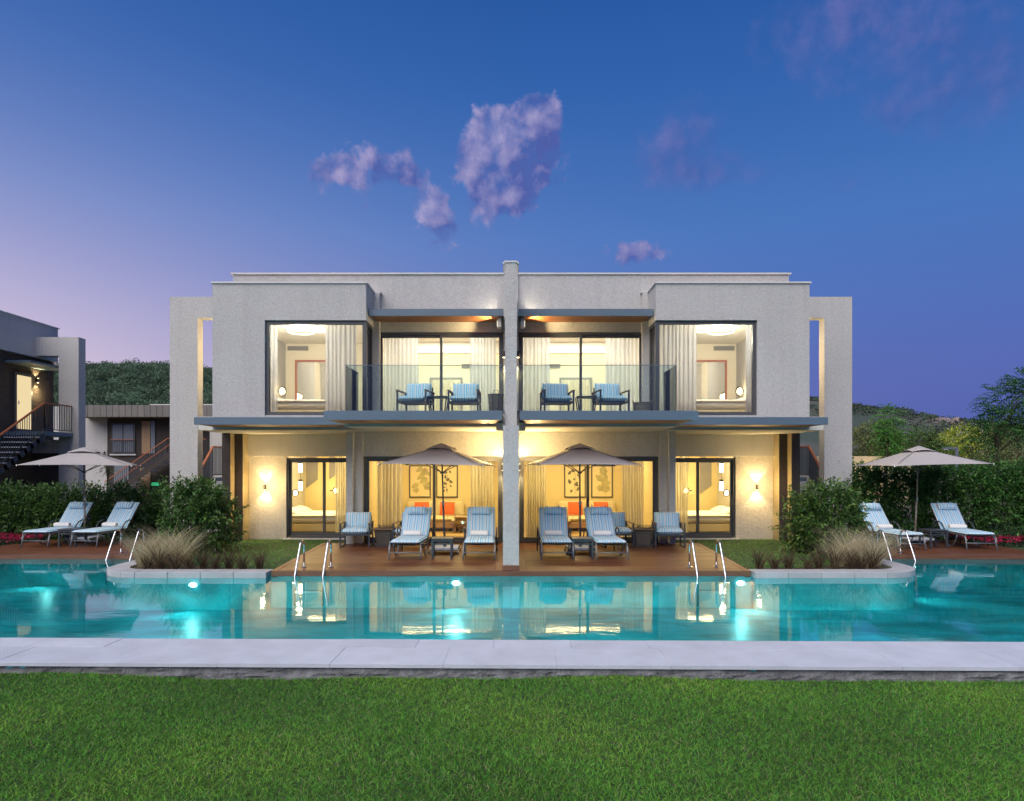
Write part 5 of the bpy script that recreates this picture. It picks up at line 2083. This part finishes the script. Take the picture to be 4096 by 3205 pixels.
def leaf_mesh(name, P, D, length, width, cols, parent, m=LEAF, fold=.25, kind='stuff', droop=.25):
    """pointed leaves: 2 quads folded on the midrib. P base, D direction (unit)"""
    n = len(P)
    L_ = length * rng.uniform(.65, 1.25, n)
    W_ = width * rng.uniform(.7, 1.25, n)
    up = np.tile(np.array([0, 0, 1.0]), (n, 1)) + rng.normal(0, .5, (n, 3))
    S = np.cross(D, up)
    S /= np.linalg.norm(S, axis=1, keepdims=True) + 1e-9
    U = np.cross(S, D)
    mid = P + D * (L_ * .5)[:, None] + U * (L_ * .06)[:, None]
    tip = P + D * L_[:, None] - np.array([0, 0, 1]) * (L_ * droop)[:, None]
    a = mid + S * (W_ / 2)[:, None] + U * (W_ * fold)[:, None]
    b = mid - S * (W_ / 2)[:, None] + U * (W_ * fold)[:, None]
    V = np.stack([P, a, tip, mid, b], 1).reshape(-1, 3)
    base = np.arange(n)[:, None] * 5
    F = np.concatenate([base + np.array([0, 1, 3]), base + np.array([1, 2, 3]), base + np.array([0, 3, 4]), base + np.array([3, 2, 4])], 0)
    return np_mesh(name, V, F, m, parent, np.repeat(cols, 5, axis=0), kind=kind)


def shades(n, base, spread=.45, yellow=.15):
    c = np.tile(np.array(base), (n, 1)) * rng.uniform(1 - spread, 1 + spread, (n, 1))
    c[:, 0] *= 1 + rng.uniform(-yellow, yellow * 2.5, n)
    return c


def laurel(name, label, cat, boxes, n_shoots, leaf=.12, base=(.055, .135, .030), tip=(.13, .27, .06), hmax=None, shoot_up=.55, loc=None,
           seed=1, stems=True, density=9):
    """evergreen shrub made of leafy shoots. boxes = list of ellipsoid-ish lumps (cx, cy, cz, rx, ry, rz)"""
    global rng
    save = rng
    rng = np.random.default_rng(seed)
    cx = np.mean([b[0] for b in boxes])
    cy = np.mean([b[1] for b in boxes])
    root = empty(name, loc or (cx, cy, GZ), label, cat)
    vol = np.array([b[3] * b[4] * b[5] for b in boxes])
    pick = rng.choice(len(boxes), n_shoots, p=vol / vol.sum())
    B = np.array(boxes)[pick]
    d = unit_vec(n_shoots)
    d[:, 1] = np.where(rng.random(n_shoots) < .35, -np.abs(d[:, 1]), d[:, 1])
    rr = rng.uniform(.25, 1.0, n_shoots) ** .5
    # squarish lumps
    p4 = 3.2
    nrm = (np.abs(d) ** p4).sum(1) ** (1 / p4)
    C = B[:, :3] + d / nrm[:, None] * rr[:, None] * B[:, 3:]
    keep = C[:, 2] > GZ + .03
    C, d, rr = C[keep], d[keep], rr[keep]
    ns = len(C)
    axis = d * .8 + np.array([0, 0, shoot_up]) + rng.normal(0, .25, (ns, 3))
    axis /= np.linalg.norm(axis, axis=1, keepdims=True)
    Ls = rng.uniform(.7, 1.5, ns) * leaf * 1.9
    k = density
    t = np.tile(np.linspace(0, 1, k), ns)
    ax = np.repeat(axis, k, 0)
    P = np.repeat(C, k, 0) + ax * (t * np.repeat(Ls, k))[:, None]
    ang = np.tile(np.arange(k) * 2.4, ns) + np.repeat(rng.uniform(0, 6.28, ns), k)
    s1 = np.cross(ax, np.array([0.3, .2, .93]))
    s1 /= np.linalg.norm(s1, axis=1, keepdims=True) + 1e-9
    s2 = np.cross(ax, s1)
    D = (s1 * np.cos(ang)[:, None] + s2 * np.sin(ang)[:, None]) * (1.05 - .55 * t)[:, None] + ax * (.35 + .75 * t)[:, None]
    D /= np.linalg.norm(D, axis=1, keepdims=True)
    nn = len(P)
    young = (t > .6) * np.repeat((rr > .85) * rng.uniform(.0, 1.0, ns), k)
    c = shades(nn, base)
    c = c * (1 - young)[:, None] + shades(nn, tip, .25) * young[:, None]
    leaf_mesh('foliage', P - np.array(root.location), D, leaf, leaf * .42, c, root)
    if stems:
        mb = MB()
        r2 = random.Random(seed)
        for b in boxes:
            for _ in range(5):
                x0, y0 = b[0] + r2.uniform(-.4, .4) * b[3], b[1] + r2.uniform(-.4, .4) * b[4]
                x1, y1 = b[0] + r2.uniform(-.8, .8) * b[3], b[1] + r2.uniform(-.8, .8) * b[4]
                z1 = b[2] + b[5] * r2.uniform(.1, .7)
                L_ = root.location
                mb.tube([(x0 - L_.x, y0 - L_.y, 0), ((x0 + x1) / 2 - L_.x, (y0 + y1) / 2 - L_.y, z1 * .5), (x1 - L_.x, y1 - L_.y, z1)], [.016, .012, .006], 6)
        mb.build('stems', BARK, root)
    rng = save
    return root


laurel('laurel_shrub', 'large leafy evergreen shrub on the left peninsula before the dark piers', 'shrub',
       [(-7.55, 15.75, .75, .62, .55, .80), (-7.15, 15.85, .62, .42, .45, .62), (-7.9, 15.8, .80, .38, .4, .76), (-7.5, 15.7, 1.15, .40, .35, .36), (-7.95, 15.7, .35, .3, .4, .35)],
       720, .125, seed=11)
laurel('laurel_shrub', 'large leafy evergreen shrub on the right peninsula before the frame wall', 'shrub',
       [(7.45, 15.55, .72, .60, .55, .76), (7.0, 15.65, .60, .40, .45, .66), (7.85, 15.5, .70, .40, .4, .72), (7.55, 15.5, 1.08, .42, .35, .34), (7.2, 15.45, .3, .3, .4, .3)],
       720, .125, base=(.06, .14, .03), tip=(.15, .28, .06), seed=12)
# left hedge: a row of lumps at 1.4 m
hb = []
r3 = random.Random(5)
for k in range(10):
    x = -16.6 + k * .82
    hb.append((x, 19.2 + r3.uniform(-.12, .12), .62, .52, .48, .70 + r3.uniform(-.06, .12)))
    hb.append((x + .3, 19.05 + r3.uniform(-.1, .1), .85, .32, .30, .34 + r3.uniform(-.05, .2)))
laurel('laurel_hedge', 'low evergreen hedge behind the left side deck loungers', 'hedge', hb, 3200, .13, seed=13, stems=True, density=8)
hb = []
for k in range(10):
    x = 9.7 + k * .82
    y = 18.95 - k * .12
    hb.append((x, y, .95, .55, .5, 1.02 + r3.uniform(-.06, .08) + (.10 if k > 5 else 0)))
    hb.append((x + .35, y - .12, 1.5, .38, .35, .46 + r3.uniform(-.08, .12)))
laurel('laurel_hedge', 'tall dark evergreen hedge behind the right side deck loungers', 'hedge', hb, 6000, .12, base=(.048, .14, .030), tip=(.11, .28, .06), seed=14, density=8)


# ---- ornamental grasses
FEATHER = mat('feather_grass', (.5, .42, .25), .7, attr='tint', transl=.35, spec=.2)


def tussock(label, x, y, n, L_, w, base, tip_light, lean, bend, cat='ornamental grass', group=None, name='grass_tuft', spread=.08, z=GZ):
    root = empty(name, (x, y, z), label, cat, group)
    a = rng.uniform(0, 2 * np.pi, n)
    r = spread * np.sqrt(rng.random(n))
    P = np.stack([r * np.cos(a), r * np.sin(a), np.zeros(n)], 1)

    def cf(k, P_):
        c = np.tile(np.array(base), (k, 1)) * rng.uniform(.5, 1.35, (k, 1))
        lt = rng.random(k) < .3
        c[lt] = np.array(tip_light) * rng.uniform(.7, 1.2, (lt.sum(), 1))
        return c
    blades('blades', P, L_, w, bend, cf, None, FEATHER, 'stuff', lean, root, seg=4)
    return root


G1 = 'pale feathery grass clumps on the peninsulas'
for i, (x, y, n, L_) in enumerate([(-7.32, 13.35, 420, .82), (-6.95, 13.2, 380, .74), (-7.05, 13.75, 420, .92), (-6.6, 13.45, 380, .86), (-7.5, 13.9, 260, .7)]):
    tussock(f'pale feathery grass clump at the bend of the left peninsula, {("outermost front", "middle front", "centre", "tallest inner", "rear")[i]} one', x - .22, y, n, L_, .0045,
            (.58, .49, .29), (.80, .72, .50), .22, .45, group=G1, name='feather_grass', spread=.11)
for i, (x, y, n, L_) in enumerate([(7.05, 13.2, 380, .72), (7.4, 13.5, 450, .92), (7.0, 13.75, 420, .95), (6.6, 13.4, 320, .72), (7.55, 13.9, 300, .8)]):
    tussock(f'pale feathery grass clump at the bend of the right peninsula, {("middle front", "outermost front", "centre", "inner", "rear")[i]} one', x + .15, y, n, L_, .0045,
            (.58, .50, .31), (.80, .72, .50), .24, .5, group=G1, name='feather_grass', spread=.11)
G2 = 'small brown grass tufts along the coping'
WORD = ('first', 'second', 'third', 'fourth', 'fifth', 'sixth', 'seventh', 'eighth', 'ninth')
for s, sd in ((-1, 'left'), (1, 'right')):
    us = [(5.05, 13.05), (5.35, 12.98), (5.62, 13.10), (5.90, 12.98), (6.15, 13.08), (6.42, 12.97), (6.72, 12.95), (7.0, 12.95), (7.25, 13.02)]
    for i, (u, y) in enumerate(us):
        u += random.uniform(-.08, .08)
        tussock(f'small reddish brown grass tuft on the {sd} coping bed, {WORD[i]} from the deck', s * u, y + random.uniform(-.03, .05), 95, .42 + random.uniform(-.10, .16), .010,
                (.10, .066, .042), (.20, .14, .08), .26, .30, group=G2, spread=.06)
SOIL = mat('bed_soil', (.055, .042, .03), .95, var=.3, bump=.8, bscale=40)
for s in (-1, 1):
    inn = island(0.41)
    out = [(u, y) for u, y in inn[:-1]] + [(7.3, 14.4), (6.7, 13.55), (5.9, 13.2), (4.85, 13.02)]
    mb = MB(s)
    mb.prism(out, GZ - .02, GZ + .018)
    tag(mb.build('soil_bed', SOIL), kind='structure')

# ---- flowers
PETAL = mat('red_petals', (.5, .03, .09), .6, attr='tint', transl=.3)


def flower_bed(label, x0, x1, y0, y1, n):
    x = rng.uniform(x0, x1, n)
    y = rng.uniform(y0, y1, n)
    z = GZ + .10 + rng.uniform(0, .10, n)
    k = 7
    P = np.repeat(np.stack([x, y, z], 1), k, 0)
    D = unit_vec(n * k)
    D[:, 2] = np.abs(D[:, 2]) * .7 + .1
    D /= np.linalg.norm(D, axis=1, keepdims=True)
    c = np.tile(np.array([.42, .018, .075]), (n * k, 1)) * rng.uniform(.6, 1.4, (n * k, 1))
    root = empty('flower_bed', ((x0 + x1) / 2, (y0 + y1) / 2, GZ), label, 'flowers')
    o = np.array([(x0 + x1) / 2, (y0 + y1) / 2, GZ])
    leaf_mesh('petals', P - o, D, .045, .045, c, root, PETAL, .1)
    nl = n * 5
    P = np.stack([rng.uniform(x0, x1, nl), rng.uniform(y0, y1, nl), GZ + rng.uniform(.0, .13, nl)], 1)
    D = unit_vec(nl)
    D[:, 2] = np.abs(D[:, 2])
    leaf_mesh('leaves', P - o, D, .06, .04, shades(nl, (.02, .045, .02)), root)


flower_bed('red bedding flowers along the outer edge of the left side deck', -14.6, -12.9, 17.0, 18.55, 330)
flower_bed('red bedding flowers along the outer edge of the right side deck', 12.15, 14.5, 16.6, 18.35, 420)
for i, (x, y) in enumerate(((12.9, 18.1), (13.3, 17.9), (13.8, 17.8), (14.2, 17.6))):
    tussock(f'upright grey green strap leaved plant behind the red flowers, {WORD[i]} from the lounger', x, y, 60, .62, .018, (.09, .17, .09), (.16, .26, .14), .35, .25,
            cat='plant', group='strap leaved plants behind the flowers', name='strap_leaf_plant', spread=.09)


# ---- trees
def tree(name, label, x, y, h, trunk_h, crown, n_sprays, leaf, base, seed, pinnate=False, droop=.3, m=LEAFM, trunk_r=.05, gz=GZ, group=None, wl=.4):
    """crown: list of lumps (dx, dy, z, rx, ry, rz) relative to the trunk foot"""
    global rng
    save = rng
    rng = np.random.default_rng(seed)
    r4 = random.Random(seed)
    root = empty(name, (x, y, gz), label, 'tree', group)
    mb = MB()
    tp = [(0, 0, 0)]
    for k in range(1, 6):
        tp.append((r4.uniform(-.03, .03) * h * .3, r4.uniform(-.03, .03) * h * .3, trunk_h * k / 5))
    mb.tube(tp, [trunk_r * (1 - .09 * k) for k in range(6)], 9)
    for c in crown:
        for q in range(3):
            d = unit_vec(1)[0]
            end = (c[0] + d[0] * c[3] * .6, c[1] + d[1] * c[4] * .6, c[2] + d[2] * c[5] * .5)
            st = tp[r4.choice((3, 4, 5))]
            mid = ((st[0] + end[0]) / 2, (st[1] + end[1]) / 2, (st[2] + end[2]) / 2 + .08 * h * r4.random())
            mb.tube([st, mid, end], [trunk_r * .5, trunk_r * .33, trunk_r * .12], 6)
    mb.build('trunk', BARK, root, smooth=True)
    vol = np.array([c[3] * c[4] * c[5] for c in crown]) ** .8
    pick = rng.choice(len(crown), n_sprays, p=vol / vol.sum())
    B = np.array(crown)[pick]
    d = unit_vec(n_sprays)
    C = B[:, :3] + d * (rng.uniform(.25, 1.0, n_sprays) ** .45)[:, None] * B[:, 3:]
    ax = d + np.array([0, 0, .1]) + rng.normal(0, .35, (n_sprays, 3))
    ax /= np.linalg.norm(ax, axis=1, keepdims=True)
    k = 12 if pinnate else 8
    t = np.tile(np.linspace(.05, 1, k), n_sprays)
    A = np.repeat(ax, k, 0)
    SL = leaf * (5.0 if pinnate else 2.6)
    P = np.repeat(C, k, 0) + A * (t * SL)[:, None] - np.array([0, 0, 1]) * (droop * SL * t * t)[:, None]
    s1 = np.cross(A, np.array([0, 0, 1.0]))
    s1 /= np.linalg.norm(s1, axis=1, keepdims=True) + 1e-9
    sg = np.tile(np.where(np.arange(k) % 2 == 0, 1.0, -1.0), n_sprays)
    if pinnate:
        D = s1 * sg[:, None] + A * .55 - np.array([0, 0, .25])
    else:
        D = unit_vec(len(P)) + A * .6
    D /= np.linalg.norm(D, axis=1, keepdims=True)
    cl = shades(len(P), base, .35) * np.repeat(rng.uniform(.65, 1.35, (n_sprays, 1)), k, 0)
    leaf_mesh('crown', P, D, leaf, leaf * wl, cl, root, m)
    rng = save
    return root


GT = 'trees behind the right hedge'
tree('feathery_tree', 'slender feathery sapling rising above the right hedge near the frame wall', 15.05, 26, 4.5, 3.0,
     [(0, 0, 2.9, .22, .25, .42), (.22, 0, 3.55, .38, .3, .34), (-.12, 0, 3.45, .22, .25, .35), (.02, 0, 4.1, .16, .2, .42), (-.05, 0, 2.5, .15, .15, .3)], 300, .10,
     (.10, .30, .055), 21, True, .5, group=GT)
tree('feathery_tree', 'dark feathery tree at the right edge above the hedge', 17.9, 24, 5.4, 3.2,
     [(.7, 0, 4.4, .9, .9, .85), (.1, 0, 3.7, .6, .7, .6), (1.4, 0, 4.9, .8, .8, .7), (-.3, 0, 3.3, .45, .5, .4), (1.6, 0, 3.8, .7, .7, .5)], 760, .115,
     (.045, .14, .038), 22, True, .4, group=GT, trunk_r=.045)
tree('round_tree', 'yellow green rounded tree behind the lamp post', 41.5, 60, 6, 3,
     [(0, 0, 3.6, 3.0, 2.5, 1.7), (-2.2, 0, 3.0, 1.8, 2, 1.2), (2.0, 0, 4.1, 1.8, 2, 1.3), (.2, 0, 4.9, 1.4, 1.4, .8), (-4.2, 0, 2.4, 1.6, 1.6, 1.0)], 1500, .26,
     (.34, .44, .07), 23, False, .2, trunk_r=.15, group=GT)
tree('olive_tree', 'olive green tree just right of the frame wall', 31.0, 55, 6.4, 3,
     [(0, 0, 4.6, 1.3, 1.5, 1.5), (-1.2, 0, 4.2, 1.0, 1.3, 1.2), (1.1, 0, 3.6, 1.2, 1.2, 1.0), (.2, 0, 2.9, 2.2, 1.5, 1.0)], 900, .22, (.17, .22, .075), 24, False, .3, trunk_r=.13, group=GT)
tree('olive_tree', 'dark olive tree behind the parasol top on the right', 35.2, 56, 5.6, 3,
     [(0, 0, 3.9, 1.5, 1.4, 1.2), (-1.4, 0, 3.2, 1.0, 1.2, .9), (1.4, 0, 3.3, 1.2, 1.2, .9), (.3, 0, 4.8, .7, .8, .6)], 800, .22, (.10, .18, .055), 25, False, .3, trunk_r=.13, group=GT)
tree('olive_tree', 'greyish loose tree at the right edge behind the dark feathery tree', 31.2, 40, 6, 3,
     [(0, 0, 3.6, 1.9, 1.6, 1.5), (1.5, 0, 4.2, 1.3, 1.4, 1.0), (-1.2, 0, 2.9, 1.2, 1.2, .9), (1.0, 0, 2.6, 1.8, 1.4, .9)], 1300, .15, (.19, .24, .11), 26, False, .2, trunk_r=.12, group=GT)
for i, (x, y) in enumerate(((26.5, 46), (29.5, 48), (38, 52), (44, 50))):
    tree('background_shrub', f'rounded green bush behind the sand wall, {WORD[i]} from the villa', x, y, 3.4, 1.4,
         [(0, 0, 2.3, 2.0, 1.4, 1.0), (1.2, 0, 1.9, 1.4, 1.2, .9), (-1.2, 0, 2.0, 1.3, 1.2, .9)], 520, .20, [(.06, .10, .025), (.09, .12, .03), (.05, .09, .03), (.08, .11, .03)][i], 40 + i, False, .2, trunk_r=.1, group=GT)
tree('young_tree', 'thin young tree with few leaves in front of the far villa', -18.6, 30, 2.9, 2.3,
     [(0, 0, 2.45, .35, .3, .3), (.05, 0, 2.0, .30, .3, .25), (-.15, 0, 2.2, .2, .2, .2)], 34, .10, (.13, .19, .06), 27, False, .3, trunk_r=.045)


# ---- hills
def hill(name, xs, ridge, y0, y1, m, seed, nx=110, ny=44, rough=3.0):
    mb = MB()
    xs0, xs1 = xs

    def fn(u, v):
        x = xs0 + (xs1 - xs0) * u
        y = y0 + (y1 - y0) * v
        t = min(1.0, v / .72)
        h = ridge(x) * (t * t * (3 - 2 * t)) * (1 - .35 * max(0, (v - .72) / .28))
        h += rough * t * noise.fractal(Vector((x * .02 + seed, y * .02, 0)), 1.0, 2.0, 5)
        return (x, y, h + GZ - .3)
    mb.grid(fn, nx, ny)
    o = mb.build(name, m, None, smooth=True, recalc=False)
    tag(o, kind='structure')
    return fn


def interp(pts):
    X = [p[0] for p in pts]
    Z = [p[1] for p in pts]
    return lambda x: float(np.interp(x, X, Z))


HILLG = mat('wooded_hill', (.022, .035, .026), .95, var=.4, vscale=.03)
left_ridge = interp([(-620, 46), (-420, 57), (-300, 58), (-210, 62), (-120, 46), (-20, 17), (60, 0)])
fl = hill('left_hill', (-640, 60), left_ridge, 170, 520, HILLG, 1)


def rock_hill_mat():
    m = bpy.data.materials.new('scrub_hill')
    m.use_nodes = True
    N, L = m.node_tree.nodes, m.node_tree.links
    b = N['Principled BSDF']
    b.inputs['Roughness'].default_value = .95
    tc = N.new('ShaderNodeTexCoord')
    n = N.new('ShaderNodeTexNoise')
    n.inputs['Scale'].default_value = .022
    n.inputs['Detail'].default_value = 8
    n.inputs['Roughness'].default_value = .65
    L.new(tc.outputs['Object'], n.inputs['Vector'])
    r = N.new('ShaderNodeValToRGB')
    e = r.color_ramp.elements
    e[0].position, e[0].color = .44, (.045, .065, .048, 1)
    e[1].position, e[1].color = .72, (.13, .105, .10, 1)
    L.new(n.outputs[0], r.inputs[0])
    L.new(r.outputs[0], b.inputs['Base Color'])
    MATS['scrub_hill'] = m
    return m


SCRUB = rock_hill_mat()
right_ridge = interp([(60, 0), (150, 55), (230, 66), (276, 62), (313, 51), (336, 46.5), (382, 43), (428, 39), (452, 33), (520, 21), (640, 9)])
fr = hill('right_hill', (60, 700), right_ridge, 230, 760, SCRUB, 5, rough=4.0)


def far_wood(name, label, spots, m, base, seed, per=46, lf=.62):
    """crowns of a far-off wood: clumps of big leaf faces, one joined mesh"""
    global rng
    save = rng
    rng = np.random.default_rng(seed)
    S = np.array(spots)
    n = len(S)
    d = unit_vec(n * per)
    d[:, 2] = np.where(d[:, 2] < -.3, -d[:, 2], d[:, 2])
    R_ = np.repeat(S[:, 3:5], per, 0)
    rad = rng.uniform(.35, 1.05, n * per) ** .5
    P = np.repeat(S[:, :3], per, 0) + d * np.stack([R_[:, 0], R_[:, 0], R_[:, 1]], 1) * rad[:, None]
    D = d + rng.normal(0, .6, (n * per, 3))
    D /= np.linalg.norm(D, axis=1, keepdims=True)
    c = shades(n * per, base, .3) * np.repeat(rng.uniform(.40, 1.7, (n, 1)), per, 0)
    keep = rng.random(n * per) < .999
    L_ = np.repeat(S[:, 3], per)
    o = leaf_mesh(name, P, D, lf * 3.0, lf * 2.2, c, None, m, .2)
    o['label'] = label
    rng = save


r6 = random.Random(4)
spots = []
for k in range(5200):
    u = r6.uniform(.30, .76)
    v = r6.random() ** .8 * .74
    p = fl(u, v)
    if not -.72 < p[0] / p[1] < -.42:
        continue
    r = r6.uniform(2.6, 5.0)
    spots.append((p[0], p[1], p[2] + r * .7, r, r * r6.uniform(.8, 1.3)))
far_wood('pine_wood', 'pine wood covering the hillside left of the villa', spots, LEAFM, (.10, .175, .110), 3, 80, .36)
spots = []
for k in range(7000):
    u = r6.uniform(.2, .78)
    v = r6.random() * .74
    p = fr(u, v)
    if not .38 < p[0] / p[1] < .90:
        continue
    r = r6.uniform(.9, 2.6)
    if noise.noise(Vector((p[0] * .02, p[1] * .02, 3))) < -.12:
        continue
    spots.append((p[0], p[1], p[2] + r * .4, r * 1.3, r * r6.uniform(.6, 1.2)))
far_wood('hill_scrub', 'scrub and small trees dotted over the hill right of the villa', spots, LEAFM, (.085, .13, .085), 6, 14, .5)
ROCK = mat('cliff_rock', (.25, .20, .19), .95, var=.45, vscale=.25, stretch=(1, 1, .35), bump=1, bscale=.5, bdist=1.5)
for i, (xa, xb, vv, hh) in enumerate(((270, 318, .37, 7), (322, 344, .35, 5), (225, 262, .22, 11))):
    mb = MB()

    def fn(a, b):
        x = xa + (xb - xa) * a
        p = fr((x - 60) / 640, vv)
        tp = math.sin(math.pi * a) ** .4
        nz = noise.fractal(Vector((x * .13, b * 1.2, i)), 1.0, 2.0, 5)
        return (x + 1.5 * nz, p[1] - 6 + 7 * b + 3.5 * nz, p[2] - 3 + (hh * tp) * b + 1.5 * nz * b)
    mb.grid(fn, 46, 12)
    o = mb.build('cliff_outcrop', ROCK, None, recalc=False, solid=3.0)
    tag(o, ('pale cliff band just right of the frame wall on the hill', 'smaller cliff band farther right on the hill',
            'pale cliff seen through the slot right of the villa')[i], 'cliff', 'cliffs on the right hill')
